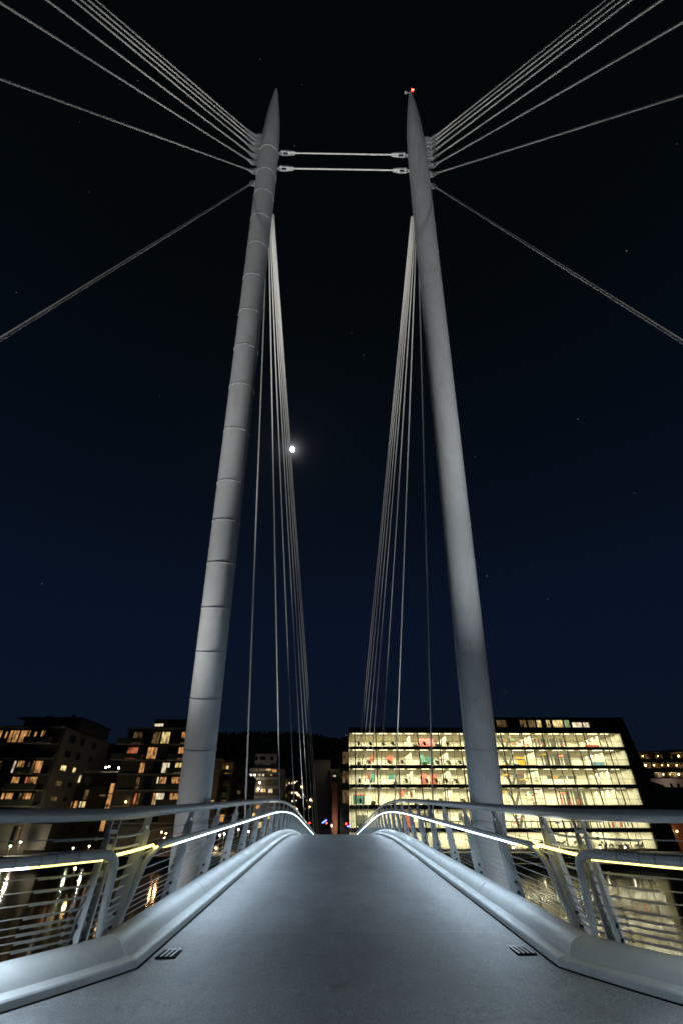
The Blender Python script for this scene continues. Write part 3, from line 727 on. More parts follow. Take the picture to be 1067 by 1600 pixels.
# coloured partitions and stair beams
def fpx(px, py): p = at(px, py, OY); return p.x
def panel(px0, px1, fi, f0, f1, colr, yy):
    z0, z1 = FL[fi]; y_ = OY + yy
    za, zb = z0 + (z1 - z0)*f0, z0 + (z1 - z0)*f1
    zm = (z0 + z1)/2; py = [1310, 1280, 1245, 1214, 1184, 1157][fi]
    xa, xb = ax(px0, py, y_), ax(px1, py, y_)
    part('coloured_panel', 'panel_' + colr, off, ((xa, y_, za), (xb, y_ + .1, zb)))
for a in ((577, 583, 4, .35, .8, 'orange', 5.5), (604, 613, 4, .3, .82, 'red', 5.6), (655, 661, 4, .25, .85, 'teal', 5), (663, 676, 4, .3, .75, 'teal', 6),
          (573, 578, 3, .5, .8, 'orange', 6), (578, 585, 3, .35, .8, 'teal', 5.4), (606, 616, 3, .45, .8, 'teal', 6), (656, 667, 3, .0, .8, 'red', 5), (671, 682, 3, .0, .8, 'red', 5.4),
          (625, 631, 2, .55, .95, 'red', 5), (640, 647, 2, .5, .9, 'orange', 6), (551, 570, 2, .1, .6, 'teal', 4.2), (551, 571, 2, .6, .68, 'red', 4.15),
          (628, 640, 1, .0, .75, 'red', 3.5), (641, 646, 1, .2, .6, 'red', 4), (654, 676, 5, .3, .95, 'pink', 7), (660, 672, 1, .3, .9, 'greypanel', 4), (716, 722, 1, .4, .8, 'greypanel', 4),
          (874, 877, 2, 0, .4, 'red', 3), (886, 890, 2, 0, .4, 'red', 3), (900, 903, 2, 0, .4, 'red', 3), (953, 957, 1, .05, .5, 'red', 3), (966, 970, 1, .05, .55, 'red', 3), (977, 980, 1, .1, .5, 'sky', 3), (900, 918, 1, .0, .3, 'greypanel', 5),
          (911, 937, 5, .0, .35, 'red', 4), (920, 945, 4, .05, .35, 'sky', 4), (556, 574, 1, .1, .7, 'greypanel', 6)):
    panel(*a)
cols = ['green', 'blue', 'red', 'yellow', 'red', 'teal', 'pink', 'blue', 'yellow']
for fi in range(1, 6):
    for q_ in range(13):
        pxc = R.uniform(782, 838) if q_ < 11 else R.uniform(840, 880); f_ = R.uniform(.08, .85)
        panel(pxc, pxc + R.uniform(4, 10), fi, f_, f_ + R.uniform(.05, .09), R.choice(cols), R.uniform(2.5, 6))
    panel(806, 819, fi, .2, .85, 'yellow' if fi == 4 else 'greypanel', 8) if fi in (4, 3) else None
    b = MB(); z0, z1 = FL[fi]                     # stair flights in the atrium
    xs = ax(795, 1200, OY + 4)
    for q_ in range(2):
        b.prism([(xs + q_*.5, OY + 4 + q_*1.3, z0), (xs + .3 + q_*.5, OY + 4 + q_*1.3, z0), (xs + 1.6 - q_*2.2, OY + 4 + q_*1.3, z1), (xs + 1.3 - q_*2.2, OY + 4 + q_*1.3, z1)], (0, .9, 0))
    b.build('stair_flight', 'panel_greypanel', off, smooth=False)
# furniture standing in the offices: each desk a thing of its own
def desk(name, label, grp):
    t_ = empty(name, (0, 0, 0), label, 'desk', grp)
    MB().box((-.75, -.38, .70), (.75, .38, .74)).box((-.72, -.36, 0), (-.68, .36, .70)).box((.68, -.36, 0), (.72, .36, .70)).build('desk_top', 'desk_white', t_, smooth=False)
    MB().box((-.28, -.06, .84), (.28, -.02, 1.20)).box((-.04, -.06, .74), (.04, .0, .85)).build('monitor', 'furn', t_, smooth=False)
    b = MB().box((-.24, -.95, .42), (.24, -.50, .50)).box((-.23, -1.0, .50), (.23, -.94, 1.02)).tube([(0, -.72, .08), (0, -.72, .42)], .03, 6)
    for k_ in range(5): b.tube([(0, -.72, .09), (.3*math.cos(k_*1.257), -.72 + .3*math.sin(k_*1.257), .04)], .02, 5)
    b.build('office_chair', 'furn', t_, smooth=False)
    return t_
d0 = desk('office_desk', 'desk with a dark screen and dark swivel chair behind the office glass', 'desks seen through the office windows')
nd = 0
for fi in (1, 2, 3, 4, 5):
    xs = 5.0
    while xs < (27 if fi > 1 else 14):
        if R.random() < .72:
            o = d0 if nd == 0 else copy_tree(d0)
            o.location = (xs, OY + R.uniform(1.9, 2.6), FL[fi][0] - .02); o.rotation_euler = (0, 0, R.choice((0, 0, math.pi/2, .2))); nd += 1
        xs += R.uniform(1.9, 2.9)
for fi in (0,):
    for q_ in range(16):
        o = copy_tree(d0); o.location = (34 + q_*1.7 + R.uniform(-.3, .3), OY + R.uniform(1.8, 3.4), FL[0][0] - .02); o.rotation_euler = (0, 0, R.uniform(0, 6))

# ------------------------------------------------------------------ apartment blocks on the left bank
def wpx(parent, Y, py, px0, px1, z0, z1, pane, n=2, fr=.07):
    window(parent, ax(px0, py, Y), ax(px1, py, Y), z0, z1, Y - .02, pane, n, fr=fr)
def balcony(parent, Y, xa, xb, z, depth=1.6, hgt=1.05, glass='balcony_glass'):
    s = part('balcony', 'slab', parent, ((xa, Y - depth, z - .22), (xb, Y - .01, z)))
    part('balcony_panel', glass, s, ((xa + .05, Y - depth + .02, z + .08), (xb - .05, Y - depth + .07, z + hgt)), ((xa + .05, Y - depth + .08, z + .08), (xa + .1, Y - .03, z + hgt)), ((xb - .1, Y - depth + .08, z + .08), (xb - .05, Y - .03, z + hgt)))
    part('balcony_handrail', 'frame_dark', s, ((xa, Y - depth - .01, z + hgt + .005), (xb, Y - depth + .08, z + hgt + .06)))

YL = 112.0
A = empty('apartment_block', (-72, 118, GZ), 'dark balconied apartment block at the left edge with a pale end wall', 'apartment block')
ZF = [-3.2, 1.24, 4.1, 6.94, 9.88, 12.92, 15.83, 18.97]
part('wall', 'clad_brown', A, ((-100, YL, 1.0), (-62.4, YL + 24, 18.9)))
part('end_wall', 'render_dark', A, ((-62.39, YL + .4, 1.0), (-61.6, YL + 24.3, 19.0)))
part('ground_storey', 'clad_mid', A, ((-100, YL - .2, GZ), (-62, YL + 22, .98)))
part('roof', 'slab', A, ((-100.3, YL - .7, 18.92), (-62.0, YL + 24.6, 19.25)))
part('roof_storey', 'clad_dark', A, ((-74, YL + 4, 19.26), (-60.5, YL + 20, 21.6)), ((-76, YL + 3.5, 21.61), (-60.2, YL + 20.5, 21.85)))
for z in ZF[1:-1]: part('floor_edge', 'slab', A, ((-100, YL - .5, z - .28), (-62.0, YL - .005, z - .02)))
pyf = [1306, 1272, 1247, 1222, 1197, 1172, 1150]
LW = [  # floor, px0, px1, pane
 (6, -4, 3, 'win_warm'), (6, 15, 30, 'win_warm'), (6, 32, 47, 'win_warm'), (6, 64, 70, 'win_warm'), (6, 71, 85, 'win_yellow'),
 (5, 22, 34, 'pane_dark'), (5, 40, 60, 'pane_dark'), (4, -2, 4, 'win_dim'), (4, 21, 25, 'win_white'), (4, 26, 38, 'win_warm'), (4, 50, 54, 'win_warm'), (4, 55, 67, 'win_warm'),
 (3, 17, 30, 'win_warm'), (3, 39, 46, 'win_red'), (3, 46, 58, 'win_warm'), (2, 2, 7, 'win_warm'), (2, 8, 20, 'win_warm'), (2, 29, 36, 'win_dim'), (2, 36, 49, 'win_warm'), (2, 51, 54, 'win_dim'),
 (1, -3, 9, 'win_warm'), (1, 18, 23, 'win_warm'), (1, 25, 39, 'win_warm'), (1, 41, 45, 'win_warm'), (1, 58, 66, 'win_green'), (1, 69, 73, 'win_white'), (1, 74, 78, 'win_white'),
 (2, 67, 75, 'win_white'), (2, 76, 84, 'win_warm'), (3, 76, 84, 'win_warm'), (3, 84, 91, 'win_warm'), (0, 10, 17, 'pane_dark'), (0, 22, 30, 'win_dim'), (0, 54, 62, 'pane_dark')]
for f_, p0, p1, m_ in LW:
    hi = .55 if f_ else 1.4
    if f_ >= 2 and p0 > 66: continue
    x1_ = ax(p1, pyf[f_], YL)
    if x1_ > -62.6: continue
    wpx(A, YL, pyf[f_], p0, p1, ZF[f_] + .12, ZF[f_+1] - hi, m_, 1 if p1 - p0 < 6 else (2 if p1 - p0 < 11 else 3))
for k_ in range(16):
    f_ = R.randint(1, 6); p0 = R.uniform(0, 60); m_ = R.choice(('win_dim', 'win_dim', 'win_warm', 'pane_dark'))
    if any(g_ == f_ and a_ - 3 < p0 + 2 < b_ + 3 for g_, a_, b_, _ in LW): continue
    wpx(A, YL, pyf[f_], p0, p0 + 3.6, ZF[f_] + .9, ZF[f_+1] - .8, m_, 1)
for f_, p0, p1 in ((6, 45, 86), (4, 32, 58), (3, 14, 60), (2, 0, 56), (1, -4, 30)):
    balcony(A, YL, ax(p0, pyf[f_], YL), min(ax(p1, pyf[f_], YL), -62.1), ZF[f_] + .02)
for p0, p1 in ((-6, 17), (33, 56), (76, 90)):
    part('pale_panel', 'render_grey', A, ((ax(p0, 1308, YL - .2), YL - .34, GZ + .7), (min(-62.2, ax(p1, 1308, YL - .2)), YL - .21, .9)))
for p0, p1 in ((18, 24), (26, 31), (60, 67)):
    window(A, ax(p0, 1308, YL), min(-62.3, ax(p1, 1308, YL)), -2.4, .6, YL - .22, 'win_dim' if p0 == 26 else 'pane_dark', 1)
part('roof_vent', 'clad_mid', A, ((-72, YL + 8, 21.86), (-70.4, YL + 10, 22.9)), ((-66, YL + 9, 21.86), (-65.4, YL + 9.6, 23.4)))
for i in range(1, 12):
    x_ = -100 + i*3.4
    if x_ < -63: part('facade_post', 'clad_dark', A, ((x_, YL - .5, 1.26), (x_ + .14, YL - .36, 18.9)))
# windows of the end wall (facing the bridge side)
def side_window(parent, x, y0, y1, z0, z1, pane):
    b = MB().box((x, y0, z0), (x + .1, y0 + .08, z1)).box((x, y1 - .08, z0), (x + .1, y1, z1)).box((x, y0 + .08, z0), (x + .1, y1 - .08, z0 + .08)).box((x, y0 + .08, z1 - .08), (x + .1, y1 - .08, z1))
    w_ = b.build('window', 'frame_dark', parent, smooth=False, loc=(x, y0, z0))
    MB().box((x + .02, y0 + .04, z0 + .04), (x + .05, y1 - .04, z1 - .04)).build('pane', pane, w_, smooth=False, loc=(x, y0, z0))
for f_ in range(1, 7):
    for q_, ya in enumerate((3, 8.5, 15)):
        m_ = 'pane_dark'
        if (f_, q_) in ((4, 0), (4, 1), (3, 0), (2, 0), (1, 0), (1, 1)): m_ = 'win_yellow' if f_ == 4 else 'win_dim'
        side_window(A, -61.595, YL + ya, YL + ya + (2.6 if q_ == 0 else 1.6), ZF[f_] + (.5 if f_ > 4 else .9), ZF[f_+1] - 1.0, m_)

YM = 118.0
Bk = empty('apartment_block', (-43, 124, GZ), 'dark apartment block with corner balconies directly left of the left mast', 'apartment block')
ZG = [-3.3, 1.2, 4.26, 7.26, 10.37, 13.2, 16.4, 19.7]
part('wall', 'clad_brown', Bk, ((-49.6, YM, .5), (-34, YM + 9, 19.6)))
part('ground_storey', 'clad_mid', Bk, ((-49.2, YM - .2, GZ), (-34.2, YM + 8.6, .48)))
part('roof', 'slab', Bk, ((-49.9, YM - .6, 19.62), (-33.7, YM + 9.4, 19.95)))
part('roof_storey', 'clad_dark', Bk, ((-45, YM + 3, 19.96), (-34.5, YM + 9, 22.4)))
for z in ZG[1:-1]: part('floor_edge', 'slab', Bk, ((-49.6, YM - .4, z - .26), (-34, YM - .005, z - .02)))
pg = [1300, 1272, 1247, 1222, 1198, 1175, 1152]
for f_, p0, p1, m_ in ((6, 209, 216, 'win_dim'), (6, 217, 223, 'win_dim'), (6, 239, 251, 'win_dim'), (6, 253, 266, 'win_yellow'), (6, 284, 290, 'win_warm'), (5, 199, 216, 'win_red'), (5, 231, 246, 'win_warm'), (5, 279, 288, 'win_warm'),
          (4, 219, 227, 'win_warm'), (4, 254, 266, 'win_white'), (4, 274, 280, 'win_yellow'), (4, 280, 287, 'win_yellow'), (3, 213, 219, 'win_dim'), (3, 245, 248, 'win_white'), (3, 249, 260, 'win_warm'), (3, 268, 275, 'win_warm'), (3, 275, 283, 'win_warm'),
          (2, 210, 214, 'win_red'), (2, 215, 219, 'win_dim'), (2, 239, 243, 'win_warm'), (2, 243, 257, 'win_white'), (2, 265, 270, 'win_warm'), (2, 270, 280, 'win_warm'), (5, 262, 272, 'pane_dark'), (4, 240, 250, 'pane_dark'), (3, 225, 236, 'pane_dark'), (2, 225, 235, 'pane_dark'),
          (1, 240, 250, 'pane_dark'), (0, 222, 229, 'win_green'), (0, 205, 212, 'pane_dark'), (1, 205, 214, 'pane_dark')):
    wpx(Bk, YM, pg[f_], p0, p1, ZG[f_] + (.12 if f_ else 1.0), ZG[f_+1] - (.6 if f_ else 1.6), m_, 1 if p1 - p0 < 6 else (2 if p1 - p0 < 11 else 3))
win_top = window(Bk, ax(242, 1134, YM+3), ax(256, 1134, YM+3), 20.7, 21.4, YM + 2.98, 'win_white', 3, fr=.05)
for f_, p0, p1 in ((6, 187, 228), (5, 178, 226), (6, 268, 300), (5, 265, 300), (4, 262, 300), (3, 246, 300), (2, 246, 300)):
    xa = ax(p0, pg[f_] + 8, YM); balcony(Bk, YM, max(xa, -52.5), min(ax(p1, pg[f_] + 8, YM), -34.05), ZG[f_] + .02)
bl = MB().sphere((ax(197, 1253, YM - .6), YM - .6, az(197, 1253, YM)), .16, 8, 6).build('wall_lamp', 'lamp_warm', Bk)

YW = 125.0
C_ = empty('low_house_row', (-57, 128, GZ), 'low dark stepped building between the two left apartment blocks, with roof terrace lamps', 'low building')
part('wall', 'clad_brown', C_, ((-63, YW, GZ), (-49.5, YW + 12, 8.3)))
part('terrace_storey', 'clad_dark', C_, ((-62.8, YW + 2, 8.32), (-50, YW + 12, 11.2)))
part('roof', 'slab', C_, ((-63.2, YW + 1.4, 11.22), (-49.6, YW + 12.3, 11.6)))
part('ochre_wall', 'clad_ochre', C_, ((-58.2, YW - .5, 1.5), (-54.3, YW - .01, 8.2)))
sw = window(C_, -53.7, -52.5, -.5, 9.0, YW - .02, 'win_warm', 1, fr=.12)
for i in range(3): part('transom', 'frame_dark', C_, ((-53.75, YW - .16, 1.9 + i*2.4), (-52.45, YW - .125, 2.1 + i*2.4)))
for p0, p1, q0, q1, m_ in ((125, 129, 1211, 1223, 'win_white'), (134, 142, 1234, 1250, 'win_dim'), (118, 124, 1251, 1263, 'win_warm'), (126, 129, 1252, 1262, 'win_white'), (130, 136, 1252, 1262, 'win_yellow'), (107, 115, 1252, 1268, 'win_warm'), (158, 168, 1241, 1245, 'win_dim'), (113, 118, 1290, 1302, 'pane_dark'), (140, 150, 1290, 1303, 'pane_dark')):
    Yq = YW - .5 if 145 < p0 < 170 else YW
    window(C_, ax(p0, q0, YW), ax(p1, q0, YW), az(p0, q1, YW), az(p0, q0, YW), Yq - .02, m_, 1)
for p_, q_ in ((166, 1199), (171, 1198), (186, 1200)):
    pos = at(p_, q_, YW + 1.0); MB().sphere(pos, .20, 8, 6).build('terrace_lamp', 'lamp_white', C_)

# balconied building partly hidden behind the left mast
YN = 150.0
D_ = empty('apartment_block', (-33, 156, GZ), 'olive stepped apartment building showing just right of the left mast', 'apartment block')
part('wall', 'clad_mid', D_, ((-37.5, YN, GZ), (-33.6, YN + 14, 16.3)), ((-33.59, YN + 5, GZ), (-30.9, YN + 26, 16.0)), ((-30.89, YN + 12, GZ), (-28.0, YN + 34, 13.6)))
part('roof', 'slab', D_, ((-37.8, YN - .4, 16.32), (-33.3, YN + 14.3, 16.7)), ((-33.29, YN + 4.7, 16.02), (-30.6, YN + 26, 16.35)), ((-30.59, YN + 11.7, 13.62), (-27.7, YN + 34, 13.95)))
for z in (4.5, 7.4, 10.3, 13.2): balcony(D_, YN + 5, -33.5, -30.6, z, 2.2)
for z in (4.3, 7.2, 10.1): balcony(D_, YN + 12, -30.5, -27.2, z, 2.2)
for x0_, x1_, z0_, Y_, m_ in ((-36.9, -35.6, 8, YN, 'win_warm'), (-36.8, -35.2, 4.8, YN, 'win_warm'), (-35, -34, 4.6, YN, 'win_dim'), (-33, -32.2, 13.6, YN + 5, 'win_yellow'), (-33.2, -31.5, 10.6, YN + 5, 'pane_dark'), (-33.2, -31.7, 4.8, YN + 5, 'win_dim'), (-30.3, -29, 10.4, YN + 12, 'pane_dark'), (-30, -29, 7.5, YN + 12, 'win_dim'), (-30.4, -29, 4.7, YN + 12, 'win_red'), (-36.6, -35, 1.6, YN, 'win_yellow'), (-33, -31.6, 1.3, YN + 5, 'win_warm'), (-30.2, -28.8, 1, YN + 12, 'win_dim')):
    window(D_, x0_, x1_, z0_, z0_ + 1.9, Y_ - .02, m_, 2, fr=.08)
MB().sphere(at(354, 1206, YN + 4.5), .24, 8, 6).build('wall_lamp', 'lamp_warm', D_)

# terraced pale building in the middle distance
YT = 200.0
E_ = empty('terraced_building', (-28, 208, GZ), 'pale terraced apartment building stepping upward behind the crest of the left railing', 'apartment block')
part('top_storey', 'render_white', E_, ((-32.4, YT + 6, 18.4), (-23.6, YT + 16, 24.3)))
part('upper_terrace', 'render_grey', E_, ((-33.6, YT + 4, 15.2), (-22.2, YT + 16, 18.38)))
part('middle_terraces', 'clad_mid', E_, ((-35, YT + 2, 9.0), (-21.6, YT + 16, 15.18)))
part('lower_block', 'render_white', E_, ((-39, YT, GZ), (-21, YT + 16, 7.3)), ((-36.5, YT + 1, 7.31), (-21.3, YT + 16, 8.98)))
part('stair_wing', 'render_grey', E_, ((-21.58, YT + 3, GZ), (-19.8, YT + 14, 18.6)))
for zz, xa, xb, dy in ((18.42, -33.8, -22, 3.4), (15.2, -35.2, -21.4, 1.2), (12.2, -35.6, -21.3, .9), (9.0, -36.8, -21.2, .2)):
    part('terrace_edge', 'render_white', E_, ((xa, YT + dy, zz - .35), (xb, YT + dy + .25, zz + .55)))
def wq(parent, Y, p0, p1, q0, q1, m_, n=1, fr=.08): window(parent, ax(p0, q0, Y), ax(p1, q0, Y), az(p0, q1, Y), az(p0, q0, Y), Y - .02, m_, n, fr=fr)
for p0, p1, q0, q1, m_, Y_ in ((400, 404, 1182, 1188, 'pane_dark', YT + 6), (407, 416, 1182, 1188, 'pane_dark', YT + 6), (423, 428, 1182, 1188, 'pane_dark', YT + 6),
        (396.5, 400, 1201.5, 1204, 'win_dim', YT + 2), (403, 408, 1201.5, 1204.5, 'win_dim', YT + 2), (416, 424, 1201, 1204.5, 'win_yellow', YT + 2), (426, 433, 1202, 1207, 'win_warm', YT + 2),
        (389, 393, 1209, 1213, 'win_white', YT + 2), (396, 400, 1209, 1213, 'win_white', YT + 2), (404, 408, 1209, 1213, 'win_white', YT + 2), (410, 414, 1209, 1213, 'win_white', YT + 2), (423, 426, 1210, 1212, 'win_yellow', YT + 2),
        (393, 398, 1231, 1238, 'win_warm', YT + 1), (400, 406, 1230, 1238, 'win_yellow', YT + 1), (408, 416, 1231, 1238, 'win_yellow', YT + 1), (420, 427, 1231, 1239, 'win_white', YT + 1),
        (391, 397, 1245, 1251, 'win_red', YT), (400, 409, 1257, 1264, 'win_warm', YT), (391, 397, 1257, 1264, 'win_yellow', YT), (392, 400, 1270, 1278, 'win_yellow', YT), (402, 412, 1272, 1280, 'win_dim', YT), (386, 394, 1284, 1294, 'win_white', YT), (398, 412, 1284, 1294, 'win_yellow', YT), (372, 380, 1280, 1290, 'win_green', YT), (416, 424, 1270, 1280, 'win_yellow', YT)):
    wq(E_, Y_, p0, p1, q0, q1, m_, 1)
for p_, q_, r_ in ((406, 1223, .3), (404, 1233, .26), (393, 1211, .2), (399, 1211, .2)):
    MB().sphere(at(p_, q_, YT + .6), r_, 8, 6).build('terrace_lamp', 'lamp_white', E_)

lamp_light((-30, 190, 12), 700, (1, .85, .7), E_)  # unseen light added in front to brighten the terraced facade
lamp_light((-37, 140, 7), 350, (1, .75, .4), D_)  # unseen light added in front to brighten the stepped block
# tall dark block, brick pillar
F_ = empty('dark_tower', (-1.5, 124, GZ), 'tall unlit dark block between the hillside lights and the brick pillar', 'tower block')
part('wall', 'clad_dark', F_, ((-5, 122, GZ), (-1.0, 134, 13.6)))
part('upper_wing', 'clad_dark', F_, ((-.99, 121, GZ), (1.2, 133, 11.6)))
window(F_, -.5, .45, 9.6, 11.0, 120.97, 'pane_dark', 1); window(F_, -.6, .4, 7.9, 8.6, 120.97, 'win_dim', 2)
window(F_, -.4, .35, 10.0, 10.4, 120.9, 'win_white', 1, fr=.04)
for q_ in range(4): window(F_, -.9, -.2, -2 + q_*2.3, -.6 + q_*2.3, 120.97, 'pane_dark', 1)
P_ = empty('brick_pillar', (.1, 108.6, GZ), 'tall red brick pillar beside the left corner of the office', 'pillar')
MB().box((-.45, 108, GZ), (.62, 109.2, 8.1)).build('shaft', 'brick', P_, smooth=False)
MB().box((-.52, 107.93, 8.1), (.69, 109.27, 8.35)).build('cap', 'brick_dark', P_, smooth=False)
part('base', 'brick_dark', P_, ((-.56, 107.9, GZ - .02), (.73, 109.3, GZ + .6)))

# hillside houses
hg = 0
def hill_house(px, py, Y, n, m_):
    global hg
    p = at(px, py, Y); wd = R.uniform(3.5, 6); z0 = p.z - 1.8
    t_ = empty('hillside_house', (p.x, Y + 3, z0), 'small dark house on the hillside showing only its lit windows', 'house', 'lit houses on the dark hillside')
    MB().box((p.x - wd/2, Y, z0 - 4), (p.x + wd/2, Y + 6, z0 + 3.4)).build('wall', 'clad_brown', t_, smooth=False)
    MB().prism([(p.x - wd/2 - .3, Y - .3, z0 + 3.41), (p.x - wd/2 - .3, Y + 6.3, z0 + 3.41), (p.x - wd/2 - .3, Y + 3, z0 + 5.2)], (wd + .6, 0, 0)).build('roof', 'roof_dark', t_, smooth=False)
    for i in range(n):
        xa = p.x - wd/2 + .5 + i*(wd - 1)/max(1, n) + R.uniform(0, .3)
        window(t_, xa, xa + R.uniform(.45, .8), z0 + 1.45 + R.choice((0, 0, .4)), z0 + 2.3, Y - .02, m_, 1)
    if R.random() < .6: MB().sphere((p.x + R.uniform(-2, 2), Y - .5, z0 + R.uniform(1.5, 3)), R.uniform(.18, .3), 6, 5).build('door_lamp', R.choice(('lamp_warm', 'lamp_white')), t_)
pts = [(447, 1227), (456, 1224), (471, 1222), (445, 1243), (452, 1244), (464, 1230), (463, 1239), (476, 1229), (488, 1229), (491, 1233), (483, 1236), (473, 1243), (484, 1240), (492, 1240), (494, 1247), (487, 1252), (491, 1252), (478, 1254), (468, 1257), (481, 1264), (488, 1264), (494, 1260), (461, 1262), (471, 1267), (449, 1235), (457, 1233), (462, 1252), (476, 1246), (484, 1258), (497, 1228), (366, 1223), (373, 1240), (377, 1226)]
for i, (px, py) in enumerate(pts):
    hill_house(px, py, 236 - i % 4 * 4, R.choice((1, 2, 2, 3)), R.choice(('house_light', 'house_light', 'win_yellow', 'win_white')))

# ------------------------------------------------------------------ right far side
G_ = empty('gallery_building', (98, 156, GZ), 'long building with three dimly lit open galleries at the right edge', 'apartment block')
YG = 150.0
part('wall', 'clad_mid', G_, ((88, YG + 2.2, GZ), (125, YG + 14, 18.6)))
part('roof', 'slab', G_, ((87.5, YG - .6, 18.62), (125, YG + 14.4, 19.0)), ((101, YG - .7, 19.01), (125, YG + 14.4, 19.3)))
for z in (11.3, 13.65, 16.1): 
    part('gallery_floor', 'slab', G_, ((88, YG - .2, z - .25), (125, YG + 2.19, z)))
    part('gallery_rail', 'balcony_glass', G_, ((88, YG - .2, z + .01), (125, YG - .12, z + .75)))
    for q_ in range(8): part('gallery_divider', 'render_grey', G_, ((89.5 + q_*2.3, YG, z + .01), (89.62 + q_*2.3, YG + 2.18, z + 2.15)))
    for q_ in range(7):
        window(G_, 89.9 + q_*2.3, 91.4 + q_*2.3, z + .1, z + 1.9, YG + 2.18, R.choice(('win_dim', 'pane_dark', 'win_dim')), 2, fr=.08)
    for q_ in range(7):
        if R.random() < .75: MB().sphere((90.7 + q_*2.3 + R.uniform(-.5, .5), YG + .8, z + 1.6), R.choice((.09, .13, .2)), 6, 5).build('gallery_lamp', 'lamp_warm', G_)
for q_ in range(4): lamp_light((91 + q_*4.6, YG + 1.0, 13.2), 60, (1, .8, .4), G_)
H_ = empty('brick_warehouse', (76, 118, GZ), 'dark brick warehouse with a low pitched roof beyond the office', 'warehouse')
YH = 116.0
part('wall', 'brick', H_, ((66.9, YH, GZ), (110, YH + 16, 3.0)))
MB().prism([(66.2, YH - .8, 3.01), (66.2, YH + 17, 3.01), (66.2, YH + 8, 8.2)], (45, 0, 0)).build('roof', 'roof_dark', H_, smooth=False)
part('eaves', 'clad_ochre', H_, ((67.5, YH - .9, 2.4), (110, YH - .02, 3.0)))
window(H_, 71.9, 72.9, -1.9, .2, YH - .02, 'win_dim', 2); window(H_, 76, 77, -1.9, .2, YH - .02, 'pane_dark', 2)
MB().sphere(at(1057, 1299, YH - .5), .14, 8, 6).build('wall_lamp', 'lamp_warm', H_)
I_ = empty('white_dormer', (84, 131, 6), 'pale pinkish gabled house front with tall window slots below the galleries', 'house')
YI = 130.0
xa = ax(1022, 1220, YI); xb = xa + 14
MB().prism([(ax(1012, 1219, YI), YI, az(1012, 1219, YI)), (xb, YI, az(1012, 1219, YI)), (xb, YI, az(1055, 1243, YI)), (ax(1054, 1243, YI), YI, az(1055, 1243, YI)), (ax(1036, 1227, YI), YI, az(1036, 1227, YI))], (0, 6, 0)).build('front_wall', 'render_white', I_, smooth=False)
part('eaves', 'render_white', I_, ((ax(1010, 1218, YI), YI - .5, az(1010, 1219, YI) + .02), (xb, YI + 6, az(1010, 1219, YI) + .3)))
part('lower_wall', 'brick_dark', I_, ((ax(1056, 1243, YI), YI + .5, GZ), (xb, YI + 8, az(1055, 1243, YI) - .02)))
for p0 in (1047, 1058, 1068): window(I_, ax(p0, 1230, YI), ax(p0 + 4, 1230, YI), az(p0, 1238, YI), az(p0, 1224, YI), YI - .02, 'pane_dark', 1)
lamp_light((xa + 3, YI - 3.5, 9.5), 160, (1, .75, .6), I_)

# ------------------------------------------------------------------ street furniture and small lights
def street_lamp(px, py, Y, m_, power, color, label, ground=GZ, r=.2):
    p = at(px, py, Y); t_ = empty('street_lamp', (p.x, Y, ground), label, 'street lamp', 'quay lamps')
    MB().tube([(p.x, Y, ground), (p.x, Y, p.z - r)], .06, 8).tube([(p.x, Y, ground), (p.x, Y, ground + .5)], .1, 8).build('pole', 'bolt', t_)
    MB().sphere(p, r, 12, 8).build('lamp_head', m_, t_)
    MB().tube([p + Vector((0, 0, r*.8)), p + Vector((0, 0, r*1.25))], [r*1.1, r*.3], 10).build('lamp_cap', 'bolt', t_)
    lamp_light(p + Vector((0, -.3 - r, -.1)), power, color, t_)
street_lamp(33, 1315, 108, 'lamp_white', 420, (1, .8, .6), 'white quay lamp in front of the left apartment block')
street_lamp(17, 1322, 107, 'lamp_green', 300, (.9, 1, .6), 'greenish quay lamp nearest the left edge', r=.2)
street_lamp(115, 1325, 107, 'lamp_green', 200, (.9, 1, .6), 'greenish quay lamp seen between the railing wires', r=.15)
street_lamp(140, 1322, 110, 'lamp_white', 160, (1, .9, .7), 'small white quay lamp below the low house row', r=.12)
street_lamp(188, 1324, 110, 'lamp_white', 20, (1, .9, .7), 'small white quay lamp near the corner post', r=.1)
street_lamp(210, 1329, 107, 'lamp_green', 15, (.9, 1, .7), 'tiny greenish lamp at the foot of the second apartment block', r=.1)
street_lamp(253, 1300, 112, 'lamp_orange', 60, (1, .5, .25), 'orange lamp left of the left mast, nearest of three', r=.13)
street_lamp(260, 1302, 113, 'lamp_orange', 60, (1, .5, .25), 'orange lamp touching the left mast, in the middle', r=.13)
street_lamp(257, 1309, 109, 'lamp_orange', 40, (1, .5, .25), 'orange lamp set lower beside the left mast', r=.1)
for px, py, m_, c_, lb in ((344, 1305, 'lamp_white', (1, .8, .55), 'bright promenade lamp right of the left mast'), (351, 1303, 'lamp_white', (1, .8, .55), 'bright promenade lamp second from the left mast'), (361, 1300, 'lamp_white', (1, .85, .6), 'bright promenade lamp seen between the third and fourth railing posts'),
                           (338, 1325, 'lamp_warm', (1, .7, .3), 'low warm lamp near the water behind the left railing'), (373, 1296, 'lamp_orange', (1, .6, .3), 'orange promenade lamp below the terraced building'), (389, 1299, 'lamp_white', (1, .85, .6), 'white promenade lamp below the terraced building')):
    street_lamp(px, py, 118, m_, 300, c_, lb, r=.17 if m_ != 'lamp_orange' else .12)
street_lamp(1043, 1305, 112, 'lamp_orange', 500, (1, .55, .28), 'bright orange lamp in front of the brick warehouse', r=.30)
